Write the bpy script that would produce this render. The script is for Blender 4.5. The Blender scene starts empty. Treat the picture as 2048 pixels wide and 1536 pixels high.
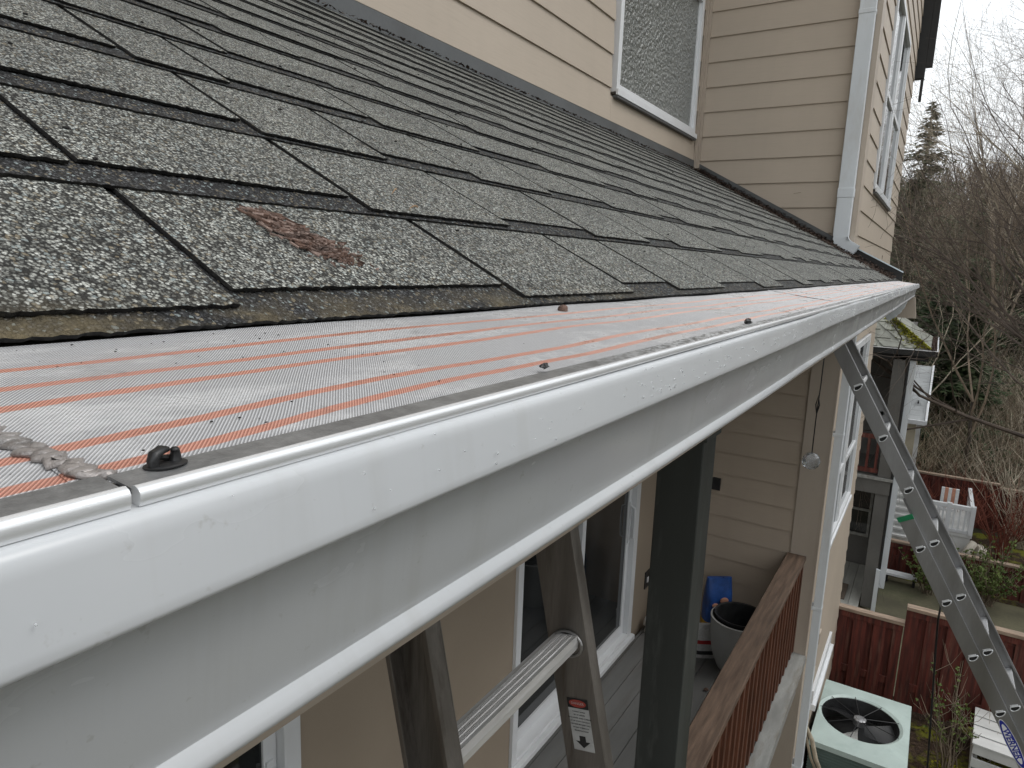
import bpy, math, random
from mathutils import Vector, Matrix
# ------------------------------------------------------------------ camera, sky, sun, exposure
SC = bpy.context.scene
col = SC.collection
CR = ((0.530961, -0.13118715, 0.83718), (-0.84661496, -0.12453769, 0.51742968), (0.03638034, -0.98350409, -0.17718966))
FPX = 1356.8
cam = bpy.data.objects.new('camera', bpy.data.cameras.new('camera'))
col.objects.link(cam)
cam.data.sensor_width = 36.0
cam.data.lens = 36.0 * FPX / 2048.0
cam.data.clip_start = 0.01
cam.data.clip_end = 2000
m = Matrix.Identity(4)
for r_ in range(3):
    m[r_][0] = CR[r_][0]; m[r_][1] = -CR[r_][1]; m[r_][2] = -CR[r_][2]
cam.matrix_world = m
cam.data.dof.use_dof = False
SC.camera = cam

w = bpy.data.worlds.new("World"); SC.world = w; w.use_nodes = True
nt = w.node_tree; nt.nodes.clear()
sky = nt.nodes.new('ShaderNodeTexSky'); sky.sky_type = 'NISHITA'; sky.sun_disc = False
SUN_EL, SUN_AZ = math.radians(55), math.radians(160)
sky.sun_elevation = SUN_EL; sky.sun_rotation = SUN_AZ; sky.dust_density = 3.0; sky.air_density = 1.0; sky.ozone_density = 1.0
hsv = nt.nodes.new('ShaderNodeHueSaturation'); hsv.inputs['Saturation'].default_value = 0.16
gm = nt.nodes.new('ShaderNodeMix'); gm.data_type = 'RGBA'; gm.inputs[0].default_value = 0.8
gm.inputs[7].default_value = (15.2, 15.8, 16.3, 1)      # overcast cloud deck, even and nearly white
tc = nt.nodes.new('ShaderNodeTexCoord'); cn = nt.nodes.new('ShaderNodeTexNoise')
cn.inputs['Scale'].default_value = 2.2; cn.inputs['Detail'].default_value = 5
cr_ = nt.nodes.new('ShaderNodeMapRange'); cr_.inputs[1].default_value = .3; cr_.inputs[2].default_value = .7; cr_.inputs[3].default_value = .93; cr_.inputs[4].default_value = 1.06
vm = nt.nodes.new('ShaderNodeVectorMath'); vm.operation = 'SCALE'
bg = nt.nodes.new('ShaderNodeBackground'); bg.inputs['Strength'].default_value = 0.1
wo = nt.nodes.new('ShaderNodeOutputWorld')
nt.links.new(sky.outputs[0], hsv.inputs['Color']); nt.links.new(hsv.outputs[0], gm.inputs[6])
nt.links.new(tc.outputs['Generated'], cn.inputs['Vector']); nt.links.new(cn.outputs['Fac'], cr_.inputs[0])
nt.links.new(gm.outputs[2], vm.inputs[0]); nt.links.new(cr_.outputs[0], vm.inputs['Scale'])
nt.links.new(vm.outputs[0], bg.inputs['Color']); nt.links.new(bg.outputs[0], wo.inputs[0])
sl = bpy.data.lights.new('sun', 'SUN'); sl.energy = 0.8; sl.angle = math.radians(25); sl.color = (1, .97, .93)
so = bpy.data.objects.new('sun', sl); col.objects.link(so)
sd = Vector((math.sin(SUN_AZ) * math.cos(SUN_EL), math.cos(SUN_AZ) * math.cos(SUN_EL), math.sin(SUN_EL)))
so.rotation_euler = sd.to_track_quat('Z', 'Y').to_euler()
SC.view_settings.view_transform = 'Standard'; SC.view_settings.look = 'None'
SC.view_settings.exposure = 0.05; SC.view_settings.gamma = 1

# ------------------------------------------------------------------ helpers
rng = random.Random(7)
def at(px, py, X=None, Y=None, Z=None):
    """point of the photograph's line of sight on the plane x=X, y=Y or z=Z"""
    d = (px - 1024.0, py - 768.0, FPX)
    r = Vector([sum(CR[i][k] * d[k] for k in range(3)) for i in range(3)])
    if X is not None: return r * (X / r[0])
    if Y is not None: return r * (Y / r[1])
    return r * (Z / r[2])

class MB:
    def __init__(s): s.v = []; s.f = []; s.m = []; s.cur = 0
    def add(s, vs, fs):
        o = len(s.v); s.v.extend([tuple(x) for x in vs]); s.f.extend([tuple(i + o for i in f) for f in fs]); s.m.extend([s.cur] * len(fs))
    def box(s, x0, x1, y0, y1, z0, z1):
        if x0 > x1: x0, x1 = x1, x0
        if y0 > y1: y0, y1 = y1, y0
        if z0 > z1: z0, z1 = z1, z0
        s.add([(x0,y0,z0),(x1,y0,z0),(x1,y1,z0),(x0,y1,z0),(x0,y0,z1),(x1,y0,z1),(x1,y1,z1),(x0,y1,z1)],
              [(0,3,2,1),(4,5,6,7),(0,1,5,4),(1,2,6,5),(2,3,7,6),(3,0,4,7)])
    def obox(s, c, ax, ay, az, hx, hy, hz):
        c = Vector(c); ax = Vector(ax) * hx; ay = Vector(ay) * hy; az = Vector(az) * hz
        s.add([c + ax*i + ay*j + az*k for k in (-1,1) for (i,j) in ((-1,-1),(1,-1),(1,1),(-1,1))],
              [(0,3,2,1),(4,5,6,7),(0,1,5,4),(1,2,6,5),(2,3,7,6),(3,0,4,7)])
    def prof(s, pts, a, b, axis=0, closed=True, segs=1, caps=True):
        """extrude a 2-D profile (the two other axes, in order) from a to b along an axis"""
        n = len(pts); vs = []; fs = []
        for k in range(segs + 1):
            t = a + (b - a) * k / segs
            for (p, q) in pts:
                vs.append((t, p, q) if axis == 0 else ((p, t, q) if axis == 1 else (p, q, t)))
        for k in range(segs):
            for i in range(n if closed else n - 1):
                j = (i + 1) % n
                fs.append((k*n+i, k*n+j, (k+1)*n+j, (k+1)*n+i))
        if closed and caps: fs.append(tuple(range(n))); fs.append(tuple(segs*n + i for i in reversed(range(n))))
        s.add(vs, fs)
    def tube(s, path, rad, sides=6, caps=True):
        path = [Vector(p) for p in path]; n = len(path); vs = []; fs = []
        if not hasattr(rad, '__len__'): rad = [rad] * n
        u = None
        for i, p in enumerate(path):
            d = (path[min(i+1, n-1)] - path[max(i-1, 0)])
            d = d.normalized() if d.length > 1e-9 else Vector((0,0,1))
            if u is None:
                u = d.cross(Vector((0.3, 0.2, 1)) if abs(d.z) < .9 else Vector((1, .1, 0))).normalized()
            else:
                u = (u - d * u.dot(d)); u = u.normalized() if u.length > 1e-6 else d.orthogonal().normalized()
            v = d.cross(u)
            for k in range(sides):
                a = 2 * math.pi * k / sides
                vs.append(p + (u * math.cos(a) + v * math.sin(a)) * rad[i])
        for i in range(n - 1):
            for k in range(sides):
                k2 = (k + 1) % sides
                fs.append((i*sides+k, i*sides+k2, (i+1)*sides+k2, (i+1)*sides+k))
        if caps and sides > 2: fs.append(tuple(reversed(range(sides)))); fs.append(tuple((n-1)*sides + k for k in range(sides)))
        s.add(vs, fs)
    def lathe(s, c, pr, sides=32, caps=False):
        n = len(pr); vs = []; fs = []
        for k in range(sides):
            a = 2*math.pi*k/sides
            for (r, z) in pr: vs.append((c[0] + r*math.cos(a), c[1] + r*math.sin(a), c[2] + z))
        for k in range(sides):
            k2 = (k+1) % sides
            for i in range(n-1): fs.append((k*n+i, k2*n+i, k2*n+i+1, k*n+i+1))
        if caps: fs.append(tuple(k*n + n-1 for k in range(sides)))
        s.add(vs, fs)
    def build(s, name, mat, parent=None, smooth=False, bevel=0, label=None):
        me = bpy.data.meshes.new(name); me.from_pydata(s.v, [], s.f); me.update()
        o = bpy.data.objects.new(name, me); col.objects.link(o)
        mats = mat if isinstance(mat, (list, tuple)) else [mat]
        for mm in mats: me.materials.append(mm)
        if len(mats) > 1: me.polygons.foreach_set('material_index', s.m)
        if smooth:
            me.polygons.foreach_set('use_smooth', [True] * len(me.polygons))
            if smooth == 'auto':
                me.set_sharp_from_angle(angle=math.radians(38))
        if bevel:
            b = o.modifiers.new('bevel', 'BEVEL'); b.width = bevel; b.segments = 2; b.limit_method = 'ANGLE'; b.angle_limit = math.radians(40)
        if parent: o.parent = parent
        if label: o['label'] = label
        return o

def tag(o, label=None, cat=None, group=None, kind=None):
    if label: o['label'] = label
    if cat: o['category'] = cat
    if group: o['group'] = group
    if kind: o['kind'] = kind
    return o
def empty(name, label, cat, loc=(0,0,0), group=None, rz=0):
    o = bpy.data.objects.new(name, None); col.objects.link(o); o.location = loc; o.rotation_euler = (0, 0, rz)
    o.empty_display_size = .1
    return tag(o, label, cat, group)

# ------------------------------------------------------------------ materials
class NM:
    """small node-material writer"""
    def __init__(s, name, base=(.5,.5,.5), rough=.6, metal=0.0, spec=.5):
        s.mat = bpy.data.materials.new(name); s.mat.use_nodes = True; s.t = s.mat.node_tree
        s.b = s.t.nodes['Principled BSDF']
        s.b.inputs['Base Color'].default_value = (*base, 1); s.b.inputs['Roughness'].default_value = rough
        s.b.inputs['Metallic'].default_value = metal; s.b.inputs['Specular IOR Level'].default_value = spec
        s.co = s.n('ShaderNodeTexCoord').outputs['Object']
    def n(s, t, **k):
        x = s.t.nodes.new(t)
        for a, b in k.items(): setattr(x, a, b)
        return x
    def l(s, a, b): s.t.links.new(a, b)
    def map(s, scale=(1,1,1), rot=(0,0,0), src=None):
        x = s.n('ShaderNodeMapping'); x.inputs['Scale'].default_value = scale; x.inputs['Rotation'].default_value = rot
        s.l(src or s.co, x.inputs[0]); return x.outputs[0]
    def noise(s, scale, detail=3, src=None, rough=.5, dist=0):
        x = s.n('ShaderNodeTexNoise'); x.inputs['Scale'].default_value = scale; x.inputs['Detail'].default_value = detail
        x.inputs['Roughness'].default_value = rough; x.inputs['Distortion'].default_value = dist
        s.l(src or s.co, x.inputs['Vector']); return x.outputs['Fac']
    def vor(s, scale, src=None, feat='F1'):
        x = s.n('ShaderNodeTexVoronoi'); x.feature = feat; x.inputs['Scale'].default_value = scale
        s.l(src or s.co, x.inputs['Vector']); return x
    def ramp(s, fac, stops, interp='LINEAR'):
        x = s.n('ShaderNodeValToRGB'); cr = x.color_ramp; cr.interpolation = interp
        while len(cr.elements) < len(stops): cr.elements.new(.5)
        for e, (p, c) in zip(cr.elements, stops):
            e.position = p; e.color = (*c, 1) if len(c) == 3 else c
        s.l(fac, x.inputs[0]); return x.outputs[0]
    def mr(s, fac, a, b, c=0, d=1, smooth=False):
        x = s.n('ShaderNodeMapRange')
        if smooth: x.interpolation_type = 'SMOOTHSTEP'
        for i, q in enumerate((a, b, c, d)): x.inputs[i+1].default_value = q
        s.l(fac, x.inputs[0]); return x.outputs[0]
    def math(s, op, a, b=None, c=None):
        x = s.n('ShaderNodeMath'); x.operation = op
        for i, q in enumerate((a, b, c)):
            if q is None: continue
            if isinstance(q, (int, float)): x.inputs[i].default_value = q
            else: s.l(q, x.inputs[i])
        return x.outputs[0]
    def mix(s, fac, a, b, mode='MIX'):
        x = s.n('ShaderNodeMix'); x.data_type = 'RGBA'; x.blend_type = mode
        for i, q in ((0, fac), (6, a), (7, b)):
            if isinstance(q, (int, float)): x.inputs[i].default_value = q
            elif isinstance(q, tuple): x.inputs[i].default_value = (*q, 1)
            else: s.l(q, x.inputs[i])
        return x.outputs[2]
    def xyz(s, src=None):
        x = s.n('ShaderNodeSeparateXYZ'); s.l(src or s.co, x.inputs[0]); return x.outputs
    def col(s, c): s.l(c, s.b.inputs['Base Color']); return s
    def rough(s, c): s.l(c, s.b.inputs['Roughness']); return s
    def bump(s, h, strength=.3, dist=.002):
        x = s.n('ShaderNodeBump'); x.inputs['Strength'].default_value = strength; x.inputs['Distance'].default_value = dist
        s.l(h, x.inputs['Height']); s.l(x.outputs[0], s.b.inputs['Normal']); return s

def speck(name, base, rough=.6, var=.12, sc=6, stretch=(1,1,1), bump=.15, bd=.001, fine=120, metal=0, dirt=0.0, dirtcol=(.1,.08,.06), spec=.5):
    M = NM(name, base, rough, metal, spec)
    mp = M.map(stretch)
    a = M.noise(sc, 5, mp); b = M.noise(fine, 3, mp)
    dk = tuple(c*(1-var*1.6) for c in base); lt = tuple(min(1, c*(1+var)) for c in base)
    c = M.ramp(a, [(.3, dk), (.7, lt)])
    c = M.mix(M.mr(b, .35, .75, 0, .35), c, dk)
    if dirt:
        d = M.noise(sc*.7, 6, mp, .7)
        c = M.mix(M.mr(d, .52, .68, 0, dirt), c, dirtcol)
    M.col(c); M.rough(M.mr(a, .3, .7, max(0, rough-.08), min(1, rough+.1)))
    if bump: M.bump(b, bump, bd)
    return M.mat

def shingle_mat(name, stops, moss=.5, scale=620):
    M = NM(name, (.2,.2,.2), .85, 0, .35)
    mp = M.map((1, .8, 1))
    wob = M.n('ShaderNodeVectorMath'); wob.operation = 'ADD'
    M.l(mp, wob.inputs[0]); nz = M.n('ShaderNodeTexNoise'); nz.inputs['Scale'].default_value = 900; M.l(mp, nz.inputs['Vector'])
    nzs = M.n('ShaderNodeVectorMath'); nzs.operation = 'SCALE'; nzs.inputs['Scale'].default_value = .0011; M.l(nz.outputs['Color'], nzs.inputs[0]); M.l(nzs.outputs[0], wob.inputs[1])
    v = M.vor(scale, wob.outputs[0]); sep = M.n('ShaderNodeSeparateColor'); M.l(v.outputs['Color'], sep.inputs[0])
    c = M.ramp(sep.outputs[0], stops)
    c = M.mix(M.mr(v.outputs['Distance'], .36, .62, 0, .92), c, (.012,.012,.012))     # asphalt showing between the stones
    v2 = M.vor(scale*.37, wob.outputs[0]); s2 = M.n('ShaderNodeSeparateColor'); M.l(v2.outputs['Color'], s2.inputs[0])
    c = M.mix(M.mr(s2.outputs[0], .68, .76, 0, .5), c, (.022,.022,.022))
    big = M.noise(5, 4); c = M.mix(1.0, c, M.ramp(big, [(.3, (.74,.745,.745)), (.7, (1.06,1.065,1.04))]), 'MULTIPLY')
    # odd warm and pale stones
    c = M.mix(M.mr(sep.outputs[1], .93, .95, 0, .6), c, (.30, .25, .17))
    c = M.mix(M.mr(sep.outputs[2], .95, .96, 0, .6), c, (.40, .46, .46))
    gr = M.noise(60, 4, None, .7)
    c = M.mix(M.mr(gr, .56, .75, 0, .55), c, (.035,.033,.03))
    # moss / lichen, mostly in the two lowest courses and near the camera end
    x, y, z = M.xyz()
    n1 = M.noise(14, 5, None, .65)
    low = M.mr(y, .0, .035, 1, 0, True); near = M.mr(x, .1, .9, 1, .15, True)
    k = M.math('MULTIPLY', M.math('MULTIPLY', M.mr(n1, .42, .62, 0, 1), M.math('MULTIPLY', low, near)), moss)
    c = M.mix(k, c, M.mix(M.noise(240, 2), (.09,.072,.04), (.21,.17,.10)))
    k2 = M.mr(M.noise(3.3, 6, None, .7), .55, .74, 0, .4 * moss)
    c = M.mix(k2, c, M.mix(.5, c, (.13,.12,.06)))
    k3 = M.mr(M.noise(2.1, 6, M.map((1.6,.8,1)), .7), .55, .72, 0, .35)
    c = M.mix(k3, c, (.05,.05,.048))
    M.col(c)
    dd = M.math('SUBTRACT', 1, v.outputs['Distance'])
    h = M.math('ADD', dd, M.math('MULTIPLY', sep.outputs[1], .8))
    M.bump(h, 1.0, .0016)
    M.rough(M.mr(sep.outputs[2], 0, 1, .55, .95))
    return M.mat

MAT = {}
MAT['tooth'] = shingle_mat('shingle_granules_light', [(0,(.10,.10,.092)),(.25,(.24,.242,.222)),(.55,(.44,.445,.41)),(.85,(.66,.665,.62)),(1,(.9,.91,.86))])
MAT['base'] = shingle_mat('shingle_granules_dark', [(0,(.02,.02,.022)),(.4,(.05,.05,.053)),(.8,(.11,.112,.117)),(1,(.22,.22,.225))], moss=1.0)
MAT['asphalt_edge'] = speck('asphalt_edge', (.022,.021,.02), .9, .5, 300, (1,1,1), .5, .001, 900, dirt=.5, dirtcol=(.09,.085,.07))

def siding(name, base):
    M = NM(name, base, .55, 0, .35)
    x, y, z = M.xyz()
    grain = M.noise(9, 6, M.map((.8, .8, 22)), .6, .6)
    big = M.noise(1.3, 4)
    c = M.ramp(big, [(.3, tuple(b*.94 for b in base)), (.7, tuple(min(1,b*1.05) for b in base))])
    c = M.mix(M.mr(grain, .5, .72, 0, .16), c, tuple(b*.6 for b in base))
    streak = M.noise(2, 4, M.map((5, 5, .25)), .5)
    c = M.mix(M.mr(streak, .5, .8, 0, .10), c, tuple(b*.62 for b in base))
    M.col(c); M.bump(grain, .35, .0015); return M.mat
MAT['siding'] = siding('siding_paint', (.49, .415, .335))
MAT['siding_shaded'] = siding('siding_paint_shaded', (.42,.345,.27))  # same siding paint, darkened so the colour carries the porch shade
MAT['trim_tan'] = speck('trim_tan', (.45, .38, .31), .5, .08, 3, (1,1,.3), .1, .0005, 150, dirt=.25, dirtcol=(.25,.19,.12))
M = NM('gutter_white', (.5,.5,.5), .2, 0, .5)
st_ = M.noise(1.0, 5, M.map((38, 6, 3)), .6); bl = M.noise(5, 6, None, .65); fl = M.noise(160, 3, None, .7)
c = M.ramp(bl, [(.3, (.535,.55,.565)), (.7, (.58,.59,.60))])
c = M.mix(M.mr(st_, .55, .78, 0, .28), c, (.38,.37,.34)); c = M.mix(M.mr(fl, .66, .74, 0, .35), c, (.33,.32,.29))
M.col(c); M.rough(M.mr(M.noise(9, 4, M.map((1,1,3)), .6), .35, .7, .17, .30)); M.bump(M.noise(2.2, 2, M.map((1.5,5,5))), .12, .003); MAT['gutter'] = M.mat
MAT['gutter_face'] = speck('gutter_face', (.70,.70,.69), .22, .02, 3, (.3,1,1), .0, .0002, 60, dirt=.08, dirtcol=(.35,.32,.28))
MAT['white_vinyl'] = speck('white_vinyl', (.76,.77,.78), .35, .03, 3, (1,1,.4), .05, .0004, 90, dirt=.12, dirtcol=(.4,.38,.33))
MAT['downspout'] = speck('downspout_white', (.70,.735,.76), .38, .05, 4, (1,1,.3), .08, .0004, 100, dirt=.35, dirtcol=(.45,.40,.33))
MAT['flash'] = speck('flashing_grey', (.105,.11,.112), .5, .15, 6, (1,1,1), .1, .0006, 90, dirt=.3, dirtcol=(.05,.045,.04))
MAT['flash_black'] = speck('flashing_black', (.018,.018,.018), .6, .2, 6)
MAT['kick'] = speck('kick_metal', (.72,.82,.88), .3, .05, 8)
MAT['alu'] = speck('aluminium', (.36,.36,.365), .42, .12, 6, (1,1,.15), .12, .0004, 160, metal=.85, dirt=.3, dirtcol=(.16,.15,.14))
MAT['alu_old'] = speck('aluminium_weathered', (.24,.22,.20), .48, .22, 9, (3,3,.25), .15, .0005, 120, metal=.75, dirt=.75, dirtcol=(.075,.055,.04))
MAT['alu_flange'] = speck('aluminium_edge', (.42,.41,.40), .42, .12, 12, (1,1,.4), .15, .0005, 200, metal=.7, dirt=.4, dirtcol=(.14,.13,.12))
MAT['alu_bright'] = speck('aluminium_bright', (.86,.87,.88), .28, .05, 12, (.2,1,1), .15, .0004, 200, metal=.35)
MAT['rung'] = speck('rung_aluminium', (.80,.79,.78), .2, .15, 12, (.15,1,1), .3, .0006, 200, metal=.4, dirt=.4, dirtcol=(.25,.23,.2))
MAT['wood_red'] = speck('stained_wood', (.115,.035,.018), .6, .35, 7, (5,5,.5), .3, .002, 60, dirt=.35, dirtcol=(.045,.016,.01))
MAT['fence_red'] = speck('fence_wood', (.12,.026,.017), .75, .45, 5, (5,5,.4), .35, .003, 40, dirt=.55, dirtcol=(.20,.10,.07))
MAT['wood_cap'] = speck('weathered_rail_cap', (.135,.088,.06), .65, .3, 9, (.5,6,3), .4, .002, 70, dirt=.5, dirtcol=(.07,.04,.026))
MAT['wood_pale'] = speck('weathered_pale_wood', (.36,.27,.20), .8, .25, 9, (4,.6,4), .4, .002, 50, dirt=.4, dirtcol=(.2,.12,.08))
MAT['baluster'] = speck('baluster_wood', (.125,.045,.022), .6, .3, 9, (5,5,.5), .3, .002, 60, dirt=.4, dirtcol=(.05,.018,.01))
MAT['deck'] = speck('deck_grey', (.185,.185,.178), .5, .12, 2.5, (.6,5,1), .25, .001, 40, dirt=.45, dirtcol=(.11,.085,.065))
MAT['post'] = speck('post_green_grey', (.042,.046,.042), .55, .12, 5, (2,2,.3), .2, .001, 60, dirt=.2, dirtcol=(.3,.31,.29))
MAT['sill'] = speck('weathered_sill', (.30,.30,.28), .7, .2, 5, (.6,3,3), .25, .001, 50, dirt=.6, dirtcol=(.16,.12,.08))
MAT['soffit'] = speck('soffit', (.22,.22,.21), .6, .05, 4)
MAT['plaster'] = speck('wall_stucco', (.35,.285,.215), .8, .06, 2, (1,1,1), .35, .0015, 130)
MAT['dark'] = speck('dark_interior', (.015,.015,.015), .7, .2, 4)
MAT['black'] = speck('black_plastic', (.02,.02,.021), .4, .3, 20)
MAT['green_plastic'] = speck('green_plastic', (.01,.2,.08), .4, .1, 20)
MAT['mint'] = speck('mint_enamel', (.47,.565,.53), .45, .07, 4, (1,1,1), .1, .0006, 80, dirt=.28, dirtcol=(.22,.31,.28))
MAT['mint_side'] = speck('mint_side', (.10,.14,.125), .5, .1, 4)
MAT['ngrey'] = speck('neighbour_grey', (.13,.125,.115), .7, .15, 3, (1,1,.5), .1, .001, 50, dirt=.3, dirtcol=(.08,.075,.065))
MAT['ndeck'] = speck('neighbour_deck', (.36,.355,.32), .6, .12, 3, (1,5,1), .2)
MAT['concrete'] = speck('mossy_concrete', (.125,.115,.07), .9, .3, 1.6, (1,1,1), .3, .004, 25, dirt=.6, dirtcol=(.06,.075,.03))
MAT['stone'] = speck('pale_stone', (.55,.50,.42), .8, .2, 4)
MAT['stone_white'] = speck('white_painted_wood', (.68,.68,.66), .6, .12, 4)
MAT['bark'] = speck('bark', (.085,.068,.052), .9, .4, 8, (4,4,.6), .5, .004, 40, dirt=.5, dirtcol=(.17,.165,.14))
MAT['twig'] = speck('twig', (.27,.21,.15), .9, .35, 3, (1,1,1), 0)
MAT['twig_pale'] = speck('twig_pale', (.55,.48,.37), .9, .3, 3, (1,1,1), 0)
MAT['twig_dark'] = speck('twig_dark', (.10,.075,.058), .9, .35, 3, (1,1,1), 0)
MAT['twig_red'] = speck('twig_red', (.22,.06,.035), .9, .35, 3, (1,1,1), 0)
def leafmat(name, a, b, rough=.7):
    M = NM(name, a, rough, 0, .25)
    M.col(M.ramp(M.noise(1.7, 3), [(.35, a), (.65, b)])); return M.mat
MAT['needle'] = leafmat('needles', (.03,.052,.022), (.085,.115,.05))
MAT['needle2'] = leafmat('needles_grey', (.04,.068,.034), (.095,.135,.065))
MAT['leaf'] = leafmat('spring_leaf', (.07,.11,.03), (.17,.21,.06))
MAT['leaf_dry'] = leafmat('dry_leaf', (.22,.14,.08), (.38,.27,.17))  # row out of view, added to block sky light from porch and gutter
MAT['moss'] = leafmat('moss', (.16,.17,.015), (.34,.32,.03), .95)
MAT['blue_bag'] = speck('blue_bag', (.015,.07,.27), .35, .3, 12)
MAT['red'] = speck('red_print', (.45,.03,.03), .4, .2, 20)
MAT['yellow'] = speck('yellow_print', (.62,.36,.03), .4, .2, 20)
MAT['white_print'] = speck('white_print', (.8,.8,.8), .4, .1, 20)
MAT['pot'] = speck('pot_grey', (.36,.36,.345), .6, .08, 4)
MAT['pink'] = speck('stripe_pink', (.62,.30,.20), .7, .2, 6)
MAT['label_red'] = speck('label_red', (.42,.06,.045), .5, .1, 60, dirt=.3, dirtcol=(.3,.2,.2))
MAT['label_white'] = speck('label_white', (.52,.52,.51), .55, .12, 60, dirt=.5, dirtcol=(.3,.29,.28))
MAT['logo_blue'] = speck('logo_blue', (.02,.03,.28), .35, .05, 20)
MAT['pipe'] = speck('pipe_wrap', (.42,.36,.27), .8, .2, 14)
MAT['debris'] = speck('rotting_bark', (.17,.105,.08), .9, .45, 60, (1,3,1), .6, .002, 400)
MAT['debris_pale'] = speck('bark_pale', (.31,.225,.19), .9, .3, 60, (1,3,1), .6, .002, 400)
MAT['needles_brown'] = speck('leaf_litter', (.075,.045,.032), .95, .5, 40, (1,1,1), .6, .003, 250)

def glass(name, tint=(.012,.013,.014), rough=.03, var=None):
    M = NM(name, tint, rough, 0, .6)
    if var: M.col(M.ramp(M.noise(2.2, 3, M.map((1.5,1.5,.5))), [(.4, tint), (.65, var)]))
    return M.mat
MAT['glass'] = glass('door_glass', (.014,.015,.015), .04, (.03,.032,.033))
MAT['glass_blind'] = glass('window_glass', (.06,.065,.07), .05, (.12,.125,.13))
MAT['glass_sky'] = None
M = NM('upper_window_glass', (.05,.055,.06), .03, .0, 1.0); M.b.inputs['IOR'].default_value = 2.4; MAT['glass_sky'] = M.mat
M = NM('obscure_glass', (.055,.058,.055), .12, 0, 1.0)
v = M.vor(48, M.map((1,1,1)), 'SMOOTH_F1'); n_ = M.noise(60, 3)
M.bump(M.math('ADD', v.outputs['Distance'], n_), 1.0, .02); M.b.inputs['IOR'].default_value = 1.7
M.col(M.ramp(M.noise(1.1, 2), [(.35, (.15,.16,.145)), (.7, (.22,.23,.21))])); MAT['obscure'] = M.mat

# guard mesh: twill weave, orange stripes, water film
def guard_mat():
    M = NM('gutter_guard_weave', (.5,.5,.5), .4, .12, .5)
    x, y, z = M.xyz()
    dist = M.math('MULTIPLY', M.math('SUBTRACT', M.noise(7, 3), .5), .006)
    dist = M.math('ADD', dist, M.math('MULTIPLY', M.math('SUBTRACT', M.noise(120, 2), .5), .0008))
    # the stripes sag towards the front where the cloth lies slack, by the first seam
    sag = M.math('MULTIPLY', M.mr(x, .05, .22, 1, 0, True), -.007)
    yy = M.math('SUBTRACT', M.math('ADD', y, dist), sag)
    s = None
    for c0 in (.2342, .2155, .2005, .1720, .1578):
        a = M.math('ABSOLUTE', M.math('SUBTRACT', yy, c0))
        k = M.mr(a, .0017, .0024, 1, 0, True)
        s = k if s is None else M.math('MAXIMUM', s, k)
    dv = M.math('MULTIPLY', M.math('ADD', x, y), .7071)
    dv2 = M.math('ADD', dv, M.math('MULTIPLY', M.noise(9, 2), .004))
    dv3 = M.math('ADD', M.math('MULTIPLY', M.math('SUBTRACT', x, y), .7071), M.math('MULTIPLY', M.noise(9, 2), .004))
    rib = M.math('SINE', M.math('MULTIPLY', dv3, 2*math.pi/.00085))   # diagonal twill
    rib2 = M.math('SINE', M.math('MULTIPLY', dv, 2*math.pi/.0006))
    film = M.mr(M.noise(16, 5, M.map((1,2.2,1)), .65), .48, .66, 0, 1, True)
    ribm = M.mr(rib, -.6, .7, 0, 1)
    grey = M.mix(ribm, M.mix(film, (.30,.30,.31), (.60,.60,.61)), M.mix(film, (.62,.62,.63), (.80,.805,.81)))
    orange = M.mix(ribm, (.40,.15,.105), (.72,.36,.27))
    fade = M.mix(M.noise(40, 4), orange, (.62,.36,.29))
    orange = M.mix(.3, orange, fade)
    orange = M.mix(M.mr(x, .22, .62, 0, .72, True), orange, (.88,.62,.54))  # far stripes paled in colour to stand for wet glare
    grey = M.mix(M.mr(x, .3, 1.2, 0, .6, True), grey, (.82,.81,.82))  # cloth paled with distance too, sky glare put into the colour
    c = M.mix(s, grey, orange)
    dk = M.mr(M.noise(33, 5, None, .75), .62, .74, 0, .35)
    c = M.mix(dk, c, (.10,.09,.085))
    M.col(c)
    M.bump(M.math('ADD', M.math('MULTIPLY', rib, .6), M.math('ADD', M.math('MULTIPLY', rib2, .08), M.math('MULTIPLY', film, .5))), .5, .0005)
    M.rough(M.mr(film, 0, 1, .5, .22)); return M.mat
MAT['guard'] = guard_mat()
M = NM('clip_strip_wet', (.2,.2,.2), .3, .3, .5)
nn = M.noise(120, 5, M.map((1,1,1)), .7)
x, y, z = M.xyz()
foam = M.math('MULTIPLY', M.mr(M.noise(260, 3, None, .6), .46, .56, 0, 1), M.mr(x, .22, .5, 0, 1, True))
M.col(M.mix(foam, M.ramp(nn, [(.35, (.17,.17,.17)), (.7, (.30,.30,.30))]), (.70,.71,.72)))
M.bump(M.math('ADD', nn, M.math('MULTIPLY', foam, 2)), .5, .001); MAT['strip'] = M.mat

MAT['seam'] = speck('crumpled_seam', (.34,.31,.295), .3, .45, 60, (1,1,1), .6, .002, 300, metal=.25, dirt=.5, dirtcol=(.55,.54,.53))
# ground
M = NM('garden_soil', (.05,.035,.022), .95, 0, .2)
a = M.noise(2.2, 6, None, .65); b = M.noise(22, 6, None, .7)
c = M.ramp(b, [(.3, (.02,.013,.009)), (.55, (.06,.04,.026)), (.75, (.13,.09,.06))])
c = M.mix(M.mr(a, .5, .6, 0, .9), c, M.mix(M.noise(60, 4), (.07,.08,.01), (.25,.25,.03)))
M.col(c); M.bump(b, .8, .03); MAT['soil'] = M.mat
M = NM('hillside_scrub', (.05,.04,.03), .95, 0, .15)
a = M.noise(.35, 6, None, .6); b = M.noise(4, 8, None, .75)
c = M.ramp(b, [(.3, (.035,.032,.02)), (.6, (.13,.11,.075)), (.8, (.30,.25,.18))])
c = M.mix(M.mr(a, .5, .62, 0, .6), c, (.03,.04,.018)); M.col(c); M.bump(b, .8, .2); MAT['hill'] = M.mat

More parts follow.
